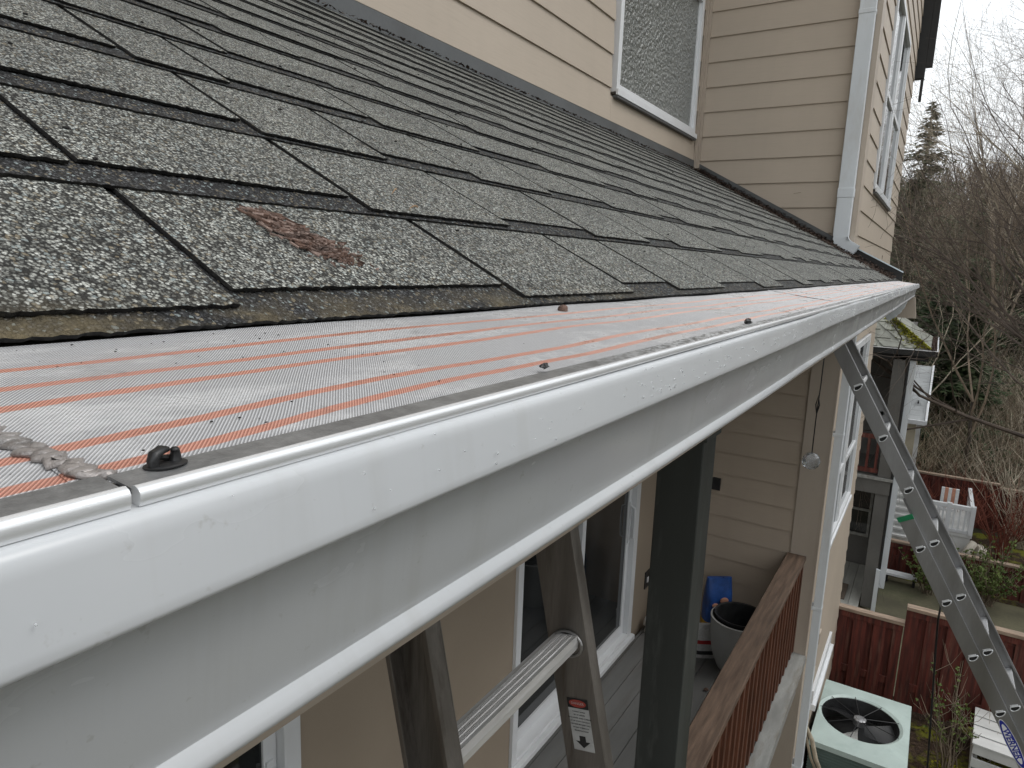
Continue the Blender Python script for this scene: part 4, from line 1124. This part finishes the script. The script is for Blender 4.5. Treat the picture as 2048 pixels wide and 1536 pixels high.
mb = MB(); mb.box(11.0, 11.05, .45, 4, -2.35, -2.29); mb.box(11.0, 11.05, .45, 4, -2.86, -2.80)
y = .47
while y < 3.9: mb.box(11.005, 11.045, y, y+.035, -2.80, -2.35); y += .12
mb.box(11.0, 12.5, .46, .50, -2.35, -2.29)
nb(mb, 'balcony_railing', MAT['fence_red'])
mb = MB(); wx = 12.57; wy0, wy1, wz0, wz1 = .52, 1.4, -4.40, -3.56
for (a, b, c, d) in ((wy0,wy0+.04,wz0,wz1),(wy1-.04,wy1,wz0,wz1),(wy0+.04,wy1-.04,wz0,wz0+.05),(wy0+.04,wy1-.04,wz1-.04,wz1),(wy0+.04,wy1-.04,-3.95,-3.91)): mb.box(wx-.02, wx+.02, a, b, c, d)
nb(mb, 'window_frame', MAT['sill'])
mb = MB(); mb.box(wx+.005, wx+.012, wy0+.04, wy1-.04, wz0+.05, wz1-.04); nb(mb, 'window_pane', MAT['glass'])
mb = MB(); y = .46
while y < 2.4: mb.box(10.4, 12.55, y, y+.135, -4.95, -4.90); y += .14
nb(mb, 'low_deck', MAT['ndeck'])
mb = MB(); mb.box(10.95, 11.55, .66, .95, -4.898, -4.885); nb(mb, 'door_mat', speck('mat_brown', (.13,.10,.075), .9, .2, 20))
mb = MB(); mb.box(11.02, 11.10, .16, .235, -4.6, -1.12); mb.box(10.95, 11.0, .235, .29, GZ, -4.3); nb(mb, 'downspout', MAT['downspout'])
mb = MB(); mb.box(10.98, 12.6, .236, .262, -4.9, -1.1); nb(mb, 'end_board', MAT['flash_black'])
# hip roof
hx0, hx1, hy0 = 11.0, 13.6, .02; ez = -1.0
mb = MB(); ap = Vector((12.3, 1.35, -.02)); ap2 = Vector((12.3, 4.0, -.02))
A0, B0, C0, D0 = Vector((hx0,hy0,ez)), Vector((hx1,hy0,ez)), Vector((hx1,4,ez)), Vector((hx0,4,ez))
def course_roof(mb, a, b, c, d, n, th=.016):
    """quad a-b eave, d-c ridge, in n stepped courses of separate tabs"""
    nrm = (b-a).cross(d-a).normalized()
    if nrm.z < 0: nrm = -nrm
    for k in range(n):
        t0, t1 = k/n, (k+1)/n + .01
        e0, e1 = a.lerp(d, t0), b.lerp(c, t0); f0, f1 = a.lerp(d, min(1,t1)), b.lerp(c, min(1,t1))
        m_ = max(1, int((e1-e0).length/.27))
        for i in range(m_):
            u0_, u1_ = i/m_, (i+1)/m_ - .02
            p = [e0.lerp(e1,u0_)+nrm*th, e0.lerp(e1,u1_)+nrm*th, f0.lerp(f1,u1_)+nrm*.002, f0.lerp(f1,u0_)+nrm*.002]
            q = [e0.lerp(e1,u0_), e0.lerp(e1,u1_)]
            mb.add(p+q, [(0,1,2,3),(4,5,1,0)])
    mb.add([a-nrm*.004, b-nrm*.004, c-nrm*.004, d-nrm*.004], [(0,1,2,3)])
course_roof(mb, D0, A0, ap, ap2, 9); course_roof(mb, A0, B0, ap, ap, 9)
nrf = nb(mb, 'roof', speck('neighbour_shingle', (.33,.335,.29), .9, .25, 3, (1,1,1), .3, .003, 30, dirt=.4, dirtcol=(.12,.12,.06)), label='grey green shingle hip roof')
mb = MB(); rr = random.Random(5)
for i in range(2600):
    t = rr.random()**1.2; p = A0.lerp(ap, t); wdt = .02 + .07*(1-t)
    side = rr.random() < .5
    p = p + (Vector((0, abs(rr.gauss(0, wdt)), 0)) if side else Vector((abs(rr.gauss(0, wdt*1.3)), 0, 0)))
    zz = ez + max(0, min((p.y-hy0)/(ap.y-hy0), (p.x-hx0)/(ap.x-hx0)))*(ap.z-ez)
    r_ = rr.uniform(.012, .03); a = rr.uniform(0, 6.3)
    p.z = zz + .016
    mb.add([p+Vector((r_*math.cos(a), r_*math.sin(a), 0)), p+Vector((r_*math.cos(a+2), r_*math.sin(a+2), rr.uniform(0,.02))), p+Vector((r_*math.cos(a+4), r_*math.sin(a+4), 0))], [(0,1,2)])
o = nb(mb, 'roof_moss', MAT['moss']); o['kind'] = 'stuff'
mb = MB(); mb.box(hx0-.09, hx0-.08, hy0-.1, 4, ez-.075, ez-.005); mb.box(hx0-.09, hx0-.0, hy0-.1, 4, ez-.08, ez-.076)
mb.box(hx0-.09, hx1, hy0-.1, hy0-.09, ez-.075, ez-.005); mb.box(hx0-.08, hx1, hy0-.09, hy0, ez-.08, ez-.076)
mb.box(hx0-.002, hx1, hy0-.002, hy0+.03, ez-.16, ez-.01); mb.box(hx0, hx0+.03, hy0+.03, 4, ez-.16, ez-.01)
nb(mb, 'gutter_trough', MAT['flash_black'])
mb = MB(); mb.box(hx0-.094, hx0-.076, hy0-.104, 4, ez-.004, ez+.006); mb.box(hx0-.076, hx1, hy0-.104, hy0-.086, ez-.004, ez+.006); nb(mb, 'gutter_lip', MAT['white_vinyl'])
mb = MB(); mb.box(hx0+.03, hx1, hy0+.03, 4, ez-.09, ez-.07); nb(mb, 'porch_soffit', MAT['ngrey'])
mb = MB()
for i in range(500):
    p = Vector((rr.uniform(hx0+.0, hx1), hy0-.045+rr.uniform(-.035,.035), ez-.01)); r_ = rr.uniform(.01,.03); a = rr.uniform(0,6.3)
    mb.add([p+Vector((r_*math.cos(a), r_*math.sin(a), 0)), p+Vector((r_*math.cos(a+2), r_*math.sin(a+2), .02)), p+Vector((r_*math.cos(a+4), r_*math.sin(a+4), 0))], [(0,1,2)])
o = nb(mb, 'gutter_leaves', MAT['needles_brown']); o['kind'] = 'stuff'

# second, farther house: small roof with two vents
N2 = empty('far_house', 'pale house beyond the neighbour with light grey roof and two black roof vents', 'house', (17.2, .3, GZ)); NI2 = Matrix.Translation((-17.2,-.3,-GZ))
def nb2(mb, name, mat, **k):
    o = mb.build(name, mat, N2, **k); o.matrix_parent_inverse = NI2; return o
a, b, c, d = at(1815,840,X=16.6), at(1846,842,X=16.6), at(1852,783,X=18.6), at(1822,765,X=18.6)
mb = MB(); mb.add([a,b,c,d], [(0,1,2,3)]); bk = Vector((0,0,-.08)); mb.add([a+bk,b+bk,c+bk,d+bk], [(3,2,1,0)])
mb = MB(); course_roof(mb, Vector((16.6,2.5,-3.02)), Vector((16.6,-.06,-3.02)), Vector((19.0,-.06,-2.10)), Vector((19.0,2.5,-2.10)), 12, .005)
nb2(mb, 'roof', speck('far_shingle', (.40,.41,.41), .9, .15, 2, (1,1,1), .2, .003, 30))
mb = MB(); mb.box(16.57, 19, -.10, -.065, -3.06, -3.0); 
vs = [Vector((16.55,-.07,-3.06)), Vector((19.0,-.07,-2.14)), Vector((19.0,-.11,-2.14)), Vector((16.55,-.11,-3.06))]
mb.add(vs + [v_+Vector((0,0,.07)) for v_ in vs], [(0,1,2,3),(7,6,5,4),(0,4,5,1),(1,5,6,2),(2,6,7,3),(3,7,4,0)])
mb.box(16.52, 16.58, -.11, 2.5, -3.09, -3.0); nb2(mb, 'rake_trim', MAT['white_vinyl'])
for (x, z) in ((17.25, -2.72), (17.85, -2.49)):
    mb = MB(); mb.box(x-.10, x+.08, .09, .12, z-.02, z+.03); nb2(mb, 'roof_vent', MAT['black'])
mb = MB(); laps(mb, 'x', 16.8, -1, .08, 2.5, GZ, -3.05, -3.3); mb.box(16.83, 19, .08, 2.5, GZ, -3.06); nb2(mb, 'wall', speck('cream_siding', (.55,.49,.36), .7, .1, 3))
mb = MB(); mb.box(16.77, 16.785, -.01, .075, GZ, -3.1); nb2(mb, 'corner_trim', MAT['stone_white'])

# pale stair flight at the back of the neighbour's lot
S = empty('stairs', 'pale weathered garden steps climbing beside the neighbour\'s wall', 'stairs', (13.6, .1, GZ)); 
for k in range(11):
    z = -4.90 + .10*k
    mb = MB(); mb.box(13.3+k*.10, 13.3+k*.10+.16, -.08, .40, z-.035, z); mb.box(13.36+k*.10, 13.38+k*.10, -.07, .39, z-.10, z-.036)
    o = mb.build('step', MAT['stone'] if k < 3 else MAT['stone_white'], S); o.matrix_parent_inverse = Matrix.Translation((-13.6,-.1,-GZ))
# white deck with railing and striped chair
D = empty('garden_deck', 'small raised white deck with picket railing among the shrubs', 'deck', (14.3, -.9, GZ)); DI = Matrix.Translation((-14.3,.9,-GZ))
def db(mb, name, mat, **k):
    o = mb.build(name, mat, D, **k); o.matrix_parent_inverse = DI; return o
mb = MB(); mb.box(14.1, 15.6, -1.02, -.28, -4.56, -4.50); mb.box(14.12, 14.15, -1.0, -.3, GZ, -4.57); mb.box(14.15, 15.6, -1.0, -.97, GZ, -4.57); db(mb, 'platform', MAT['stone_white'])
mb = MB(); mb.box(14.08, 14.16, -1.02, -.28, -4.06, -3.99); mb.box(14.09, 14.13, -1.0, -.3, -4.49, -4.44)
y = -.98
while y < -.32: mb.box(14.10, 14.13, y, y+.03, -4.44, -4.06); y += .085
for y in (-1.02, -.66, -.34): mb.box(14.07, 14.15, y, y+.07, -4.50, -3.97)
mb.box(14.16, 15.5, -1.0, -.94, -4.06, -4.0)
x = 14.3
while x < 15.5: mb.box(x, x+.03, -.985, -.955, -4.5, -4.06); x += .1
db(mb, 'picket_railing', MAT['white_vinyl'])
CH = empty('garden_chair', 'pink and white striped chair standing on the white deck', 'chair', (14.6, -.62, -4.5)); 
mb = MB(); mb.box(-.02,.30,-.14,.14,.22,.28); mb.build('seat', MAT['white_print'], CH, bevel=.01)
mb = MB()
for i in range(5):
    mb.cur = i % 2; mb.box(.0, .05, -.14+i*.056, -.14+(i+1)*.056-.002, .28, .66)
mb.build('backrest', [MAT['white_print'], MAT['pink']], CH, bevel=.004)
for (a, b) in ((0,-.12),(0,.12),(.28,-.12),(.28,.12)):
    mb = MB(); mb.box(a-.012, a+.012, b-.012, b+.012, 0, .22); mb.build('leg', MAT['white_print'], CH)
# white bench plank on the patio, crate by the fence
B = empty('bench', 'long low white plank bench along the far patio edge', 'bench', (12.55, -.03, GZ+.03))
mb = MB(); mb.box(-.09,.09,-.24,.24,.13,.17); mb.build('seat', MAT['white_vinyl'], B, bevel=.004)
for y in (-.2, .2): mb = MB(); mb.box(-.07,.07,y-.02,y+.02,0,.13); mb.build('leg', MAT['black'], B)
Cc = empty('wooden_crate', 'weathered white slatted wooden crate at the foot of the red fence', 'crate', (8.2, -1.13, GZ), rz=math.radians(-4))
mb = MB()
for (z0, z1) in ((.02,.12),(.15,.25),(.30,.40)):
    mb.box(-.36,-.34,-.26,.24,z0,z1); mb.box(.34,.36,-.26,.24,z0,z1); mb.box(-.34,.34,.22,.24,z0,z1); mb.box(-.34,.34,-.26,-.24,z0,z1)
mb.build('side_slats', MAT['stone_white'], Cc, bevel=.003)
mb = MB()
for i in range(4): mb.box(-.37+.19*i, -.37+.19*i+.165, -.27, .25, .402, .422)
mb.build('lid', MAT['stone_white'], Cc, bevel=.003)
for (a, b) in ((-.33,-.23),(-.33,.19),(.31,-.23),(.31,.19)):
    mb = MB(); mb.box(a, a+.025, b, b+.025, 0, .40); mb.build('corner_post', MAT['sill'], Cc)
# log, cone, boulder by the deck
lump('boulder', MAT['stone'], tuple(at(1960,1108,X=13.9)), .17, 51, 'pale rounded boulder in front of the white garden deck', 'boulder', (1,.55,.9), 12, .15)
mb = MB(); p, q = at(1925,1115,X=13.7), at(1948,1086,X=13.9); mb.tube([p, p.lerp(q,.5), q], [.08,.07,.065], 10); tag(mb.build('log', MAT['stone'], smooth=True), 'pale cut log leaning by the boulder near the white garden deck', 'log')
mb = MB(); c = at(1957,1128,X=13.6); mb.lathe((c.x, c.y, c.z-.08), [(.07,0),(.05,.05),(.012,.16),(.001,.165)], 16); tag(mb.build('garden_cone', MAT['red'], smooth='auto'), 'little bright red cone lying on the moss near the boulder', 'cone')

# ------------------------------------------------------------------ vegetation
def branch(mb, p, d, L, r, depth, rr, up=.12, spread=.55, kids=(5,6,6,5), sides=(7,5,4,3,3), crook=.30, tip=.25):
    n = 7 if depth < 2 else 5; pts = [p.copy()]; rad = [r]; d = d.normalized()
    for i in range(n):
        d = (d + Vector((rr.gauss(0,crook), rr.gauss(0,crook), rr.gauss(0,crook)))*.5 + Vector((0,0,up))*(.5 if depth else .2)).normalized()
        p = p + d*(L/n); pts.append(p.copy()); rad.append(max(.0009, r*(1 - (1-tip)*(i+1)/n)))
    mb.tube(pts, rad, sides[min(depth, len(sides)-1)], False)
    if depth < len(kids):
        for k in range(kids[depth]):
            t = rr.uniform(.22, 1.0) if depth else rr.uniform(.3, 1)
            i = min(n-1, int(t*n)); q = pts[i].lerp(pts[i+1], t*n-i) if i < n else pts[-1]
            dd = (pts[i+1]-pts[i]).normalized(); ax = Vector((rr.gauss(0,1), rr.gauss(0,1), rr.gauss(0,.7))).cross(dd)
            if ax.length < .1: continue
            nd = (Matrix.Rotation(spread*rr.uniform(.6,1.5), 3, ax.normalized()) @ dd)
            branch(mb, q, nd, L*rr.uniform(.38,.62), rad[i]*rr.uniform(.4,.62), depth+1, rr, up*.8, spread*1.05, kids, sides, crook*1.1, tip)
def bare_tree(x, y, h, stems, seed, label, lean=(0,0), mat='twig', r0=.07, kids=(7,7,6,4), spread=.5, trunk_h=.25, group='bare trees on the slope'):
    rr = random.Random(seed); z = terrain(x, y) if x > 17 else GZ
    T = empty('bare_tree', label, 'tree', (x, y, z), group)
    mb = MB(); th = h*trunk_h; base = Vector((0,0,-.1)); pts = [base]; rad = [r0*1.3]
    for i in range(1, 6): pts.append(Vector((lean[0]*th*i/5*.5 + rr.gauss(0,.02), lean[1]*th*i/5*.5 + rr.gauss(0,.02), th*i/5))); rad.append(r0*(1.25-.07*i))
    mb.tube(pts, rad, 10, False); mb.build('trunk', MAT['bark'], T, smooth=True)
    mb = MB()
    for s_ in range(stems):
        a = 2*math.pi*(s_ + rr.random()*.6)/stems; q = pts[rr.choice([3,4,5])] if stems > 1 else pts[5]
        d = Vector((math.cos(a)*.42 + lean[0], math.sin(a)*.42 + lean[1], 1.0))
        branch(mb, q.copy(), d, h*(1-trunk_h)*rr.uniform(.8,1.05), r0*rr.uniform(.45,.75), 0, rr, .07, spread, kids, crook=.22)
    mb.build('crown', MAT[mat], T)
    return T
def conifer(x, y, h, w_, seed, label, mat='needle', z=None, dens=1.0, base=.06, q=.16, group='evergreen trees on the slope'):
    rr = random.Random(seed); z = (terrain(x, y) if x > 17 else GZ) if z is None else z
    T = empty('conifer', label, 'tree', (x, y, z), group)
    mb = MB(); mb.tube([(0,0,-.2),(0,0,h*.5),(0,0,h*.98)], [h*.018, h*.011, .01], 8, False); mb.build('trunk', MAT['bark'], T, smooth=True)
    mb = MB(); zz = h*base
    while zz < h*.99:
        f = (zz/h - base)/(1-base); Lm = w_*(1-f)**1.05*(.75+.25*math.sin(zz*5))
        for k in range(int((5 + 4*(1-f))*dens)):
            a = rr.uniform(0, 6.3); L = Lm*rr.uniform(.55,1.1) + .08; droop = rr.uniform(.05,.35); zj = rr.uniform(-.02,.02)*h
            n = max(4, int(L/.09*dens))
            for i in range(n):
                t = (i+rr.random())/n; r_ = L*t
                c = Vector((math.cos(a)*r_, math.sin(a)*r_, zz + zj + r_*.15 - droop*r_*t + rr.gauss(0,.03)))
                for s_ in range(3):
                    a2 = a + rr.choice((-1,1))*rr.uniform(.3,1.3); l2 = q*rr.uniform(.6,1.5)*(1-.5*t)
                    dd = Vector((math.cos(a2), math.sin(a2), rr.uniform(-.5,.15)))*l2; e = Vector((-math.sin(a2), math.cos(a2), rr.uniform(-.3,.3)))*q*.16
                    mb.add([c-e*.5, c+dd*.5-e, c+dd, c+dd*.5+e, c+e*.5], [(0,1,2,3,4)])
        zz += h*.022*rr.uniform(.7,1.3)
    mb.build('crown', MAT[mat], T); return T

conifer(30, 1.05, 8.6, 4.3, 1, 'tall open conifer rising behind the bare branches right of the house corner', 'needle2', q=.22, dens=1.7)
conifer(31, -.75, 5.3, 2.9, 2, 'shorter conifer right of the tallest one', 'needle2', q=.22, dens=1.7)
conifer(33, -4.3, 5.6, 2.6, 3, 'dense conifer at the right edge of the picture', 'needle', q=.22, dens=1.7)
conifer(20.6, .85, 6.8, 1.9, 4, 'dark green evergreen close behind the roof corner', 'needle', q=.2, dens=1.8)
conifer(21, -.75, 4.6, 1.7, 5, 'low dark evergreen below the roof corner skyline', 'needle', q=.2, dens=1.8)
conifer(25, -.15, 4.9, 2.3, 9, 'mid height evergreen on the slope straight beyond the roof corner', 'needle2', q=.2, dens=1.7)
conifer(27, -2.3, 5.4, 2.4, 10, 'evergreen on the slope nearer the right edge behind leaning stems', 'needle', q=.22, dens=1.6)
conifer(26, 1.75, 6.2, 2.4, 11, 'evergreen on the slope half behind the bay wall corner', 'needle', q=.22, dens=1.6)
conifer(36, 3.6, 9.0, 3.0, 6, 'conifer hidden mostly behind the upper wall', 'needle', q=.22, dens=1.7)
conifer(19, .12, 1.9, 1.0, 8, 'small dark evergreen beside the neighbouring house', 'needle', q=.15)
for i, (x, y, h, w_) in enumerate(((44,.2,8,3.2),(46,-2.2,9,3.4),(43,-4.2,7.5,3),(48,-6.2,10,3.6),(47,2.4,8.5,3.3),(52,-9,10,3.6),(40,-7.6,8,3.2),(38,-2.4,5.5,2.8))):
    conifer(x, y, h*.36, w_*.7, 90+i, ('far conifer on the ridge just left of the gap in the trees','far conifer on the ridge behind the shorter conifer','low far conifer on the ridge toward the right','tall far conifer on the ridge near the right edge','far conifer on the ridge partly behind the bay wall','far conifer on the ridge beyond the right edge','far conifer down the slope beyond the right edge','squat conifer on the upper slope in mid picture')[i], 'needle2', q=.5, dens=.9)
bare_tree(14.2, -4.3, 9.5, 8, 31, 'nearest bare tree with long upward stems at the right edge', (.0, .36), 'twig_dark', r0=.085, kids=(11,7,5,2), spread=.46, trunk_h=.16, group='bare trees beside the gardens')
bare_tree(17, -4.6, 10.5, 7, 32, 'tall bare tree behind the nearest one with thick leaning stems', (.05, .36), 'twig_dark', r0=.07, kids=(11,7,5,2), spread=.46, trunk_h=.16, group='bare trees beside the gardens')
bare_tree(18.5, -1.0, 8.0, 4, 33, 'slender bare tree at the foot of the hill', (0, .08), 'twig', .04, (9,7,5,2), .55)
bare_tree(21, -3.2, 10, 5, 34, 'pale barked bare tree on the slope at the right', (0, .12), 'twig_pale', .06, (9,7,5,2), .55)
bare_tree(24, -1.6, 9, 4, 35, 'bare tree on the slope between the conifers', (0, .05), 'twig', .05, (9,7,5,2), .55)
bare_tree(27, -4.6, 10, 5, 36, 'broad bare tree high on the slope at far right', (0, .05), 'twig', .06, (9,7,5,2), .55)
bare_tree(20, .2, 6, 4, 37, 'low bare tree just right of the neighbouring roof', (0, -.05), 'twig_pale', .03, (9,7,5,2), .55)
for i in range(11):
    conifer(-11 + i*2.7 + rng.uniform(-.5,.5), -9.5 - rng.uniform(0, 3.5), rng.uniform(11, 15.5), 3.1, 200+i,
        'tall dark conifer added out of view to shade the porch, number %s from the street side' % ('one','two','three','four','five','six','seven','eight','nine','ten','eleven')[i], 'needle', dens=.8, base=.03, q=.36, group='conifers added for shade')
# brush covering the slope
mb = MB(); mp_ = MB(); rr = random.Random(77)
for i in range(24000):
    x = 17.2 + rr.random()**1.2*(26 if i % 4 else 55); y = rr.uniform(-.26, .13)*x + rr.gauss(0, .8)
    z = terrain(x, y) - .05; h = rr.uniform(.7, 2.3); a = rr.uniform(0, 6.3); ln = rr.uniform(.1, .8)
    p = Vector((x, y, z)); P = [p]; cv = rr.uniform(.1, .9)
    for k in range(1, 5):
        t = k/4; P.append(p + Vector((math.cos(a)*ln*h*t + rr.gauss(0,.05), math.sin(a)*ln*h*t + rr.gauss(0,.05), h*t - cv*h*t*t*.5)))
    r_ = rr.uniform(.004, .011)
    (mb if rr.random() < .55 else mp_).tube(P, [r_, r_*.85, r_*.65, r_*.45, r_*.2], 3, False)
tag(mb.build('brush', MAT['twig']), 'tangled brown brush covering the hillside', 'brush', kind='stuff')
tag(mp_.build('dry_bramble', MAT['twig_pale']), 'pale dry bramble canes over the hillside', 'brush', kind='stuff')
mb = MB()
for i in range(3200):
    x = rr.uniform(40, 82); y = rr.uniform(-.30, .14)*x; z = terrain(x, y) - .2; h = rr.uniform(1.5, 5.2); a = rr.uniform(0, 6.3)
    p = Vector((x, y, z)); q = p + Vector((math.cos(a)*.12*h, math.sin(a)*.12*h, h)); r_ = rr.uniform(.02, .05)
    mb.tube([p, p.lerp(q, .5) + Vector((rr.gauss(0,.15), rr.gauss(0,.15), 0)), q], [r_, r_*.7, r_*.25], 3, False)
    for k in range(5):
        t = rr.uniform(.35, .95); b = p.lerp(q, t); a2 = rr.uniform(0, 6.3); l2 = h*.28
        mb.tube([b, b + Vector((math.cos(a2)*l2*.5, math.sin(a2)*l2*.5, l2*.8))], [r_*.5, r_*.15], 3, False)
tag(mb.build('far_wood', MAT['twig_dark']), 'far leafless wood along the top of the hill', 'woodland', kind='stuff')
# ivy / evergreen undergrowth
mb = MB()
for c in range(46):
    x = 17.5 + rr.random()*16; y = rr.uniform(-.2,.1)*x; z = terrain(x,y); R_ = rr.uniform(.3,.9)
    for i in range(170):
        v_ = Vector((rr.gauss(0,1), rr.gauss(0,1), abs(rr.gauss(0,1)))).normalized()*R_*rr.uniform(.6,1.05); p = Vector((x,y,z+.05)) + v_
        s_ = rr.uniform(.04,.10); d = Vector((rr.gauss(0,1),rr.gauss(0,1),rr.gauss(0,1))).normalized()*s_; e = d.orthogonal().normalized()*s_*.5
        mb.add([p-d, p+e, p+d, p-e], [(0,1,2,3)])
tag(mb.build('undergrowth', MAT['needle']), 'dark green ivy clumps on the hillside', 'undergrowth', kind='stuff')
def shrub(x, y, z, h, n, seed, name, label, stem, leaf, nleaf=10, spread=.35, ls=.03, cat='shrub', side=2, lz=(.35,1)):
    rr = random.Random(seed); T = empty(name, label, cat, (x, y, z)); mb = MB(); lf = MB()
    for i in range(n):
        a = rr.uniform(0, 6.3); L = h*rr.uniform(.5, 1.1); o = Vector((rr.gauss(0,.05), rr.gauss(0,.05), 0)); P = [o]; sp = spread*rr.uniform(.2,1.3)
        for k in range(1, 7):
            t = k/6; P.append(o + Vector((math.cos(a)*sp*L*t*t**.3 + rr.gauss(0,.012*h), math.sin(a)*sp*L*t + rr.gauss(0,.012*h), L*t*(1-.12*sp*t))))
        r_ = .006*h*rr.uniform(.7,1.3); mb.tube(P, [r_*(1-.12*k) for k in range(7)], 5, False)
        for s_ in range(side):
            k = rr.randint(2,5); q = P[k]; a2 = rr.uniform(0,6.3); l2 = L*.25
            mb.tube([q, q+Vector((math.cos(a2)*l2*.5, math.sin(a2)*l2*.5, l2*.4)), q+Vector((math.cos(a2)*l2*.8, math.sin(a2)*l2*.8, l2))], [r_*.5,r_*.4,r_*.2], 4, False)
        for j in range(nleaf):
            t = rr.uniform(*lz)*6; k = min(5, int(t)); q = P[k].lerp(P[k+1], t-k) + Vector((rr.gauss(0,1),rr.gauss(0,1),rr.gauss(0,1)))*ls*.6
            for m_ in range(4):
                d = Vector((rr.gauss(0,1),rr.gauss(0,1),rr.gauss(.3,1))).normalized()*ls*rr.uniform(.5,1.1); e = d.orthogonal().normalized()*ls*.38
                lf.add([q, q+d*.5+e, q+d, q+d*.5-e], [(0,1,2,3)])
    mb.build('stem', MAT[stem], T, smooth=True)
    if nleaf: lf.build('foliage', MAT[leaf], T)
    return T
p = at(1893, 1540, Z=GZ)
shrub(p.x, p.y, GZ, 1.15, 20, 61, 'budding_shrub', 'upright shrub with fresh green leaf buds in front of the near red fence', 'twig', 'leaf', 7, .36, .028, lz=(.4,1.0))
p = at(1975, 1545, Z=GZ); shrub(p.x+.2, p.y, GZ, .7, 14, 62, 'bare_shrub', 'spreading bare twiggy shrub beside the wooden crate', 'twig_pale', 'leaf', 1, .9, .02)
shrub(12.4, -.42, GZ, .95, 26, 63, 'leafy_shrub', 'rusty budding shrub against the far patio fence, left of the ladder', 'twig', 'leaf', 16, .5, .05)
shrub(12.5, -1.2, GZ, 1.15, 40, 64, 'green_shrub', 'bushy green shrub right of the ladder against the far patio fence', 'twig', 'leaf', 15, .7, .04)
for i, (x, y, h) in enumerate(((14.9,-1.55,1.5),(15.6,-.9,1.4),(15.8,-1.9,1.7),(15.9,.0,1.2),(14.6,-2.3,1.5))):
    shrub(x, y, GZ, h, 34, 70+i, 'red_twig_shrub', ('reddish bare shrub just right of the white deck','reddish bare shrub behind the striped chair','tall reddish bare shrub before the weathered fence','small reddish bare shrub behind the ladder by the weathered fence','reddish bare shrub at the right edge beyond the patio fence')[i],
          'twig_red' if i != 2 else 'twig_pale', 'leaf', 0, .6, .03, side=4)
# moss cushions and litter in the garden strip
mb = MB()
for c in range(42):
    x = rr.uniform(5.6, 8.6); y = rr.uniform(-3.4, -.35); R_ = rr.uniform(.05,.2)
    for i in range(150):
        a = rr.uniform(0,6.3); q = R_*math.sqrt(rr.random()); p = Vector((x+math.cos(a)*q, y+math.sin(a)*q, GZ + .05*(1-(q/R_)**2)+.004)); s_ = rr.uniform(.006,.018)
        d = Vector((rr.gauss(0,1),rr.gauss(0,1),rr.gauss(.6,1))).normalized()*s_; e = d.orthogonal().normalized()*s_*.6
        mb.add([p-d, p+e, p+d, p-e], [(0,1,2,3)])
tag(mb.build('moss', MAT['moss']), 'bright yellow green moss cushions on the garden soil', 'moss', kind='stuff')
mb = MB()
for i in range(5000):
    p = Vector((rr.uniform(5.4, 8.75), rr.uniform(-3.6, .5), GZ+.005+rr.uniform(0,.02))); s_ = rr.uniform(.008,.035); a = rr.uniform(0,6.3)
    d = Vector((math.cos(a), math.sin(a), rr.uniform(-.2,.4)))*s_; e = Vector((-math.sin(a), math.cos(a), rr.uniform(-.3,.3)))*s_*.35
    mb.add([p-d, p+e, p+d, p-e], [(0,1,2,3)])
tag(mb.build('fallen_leaves', MAT['needles_brown']), 'brown fallen leaves and bark bits on the garden soil', 'leaf litter', kind='stuff')
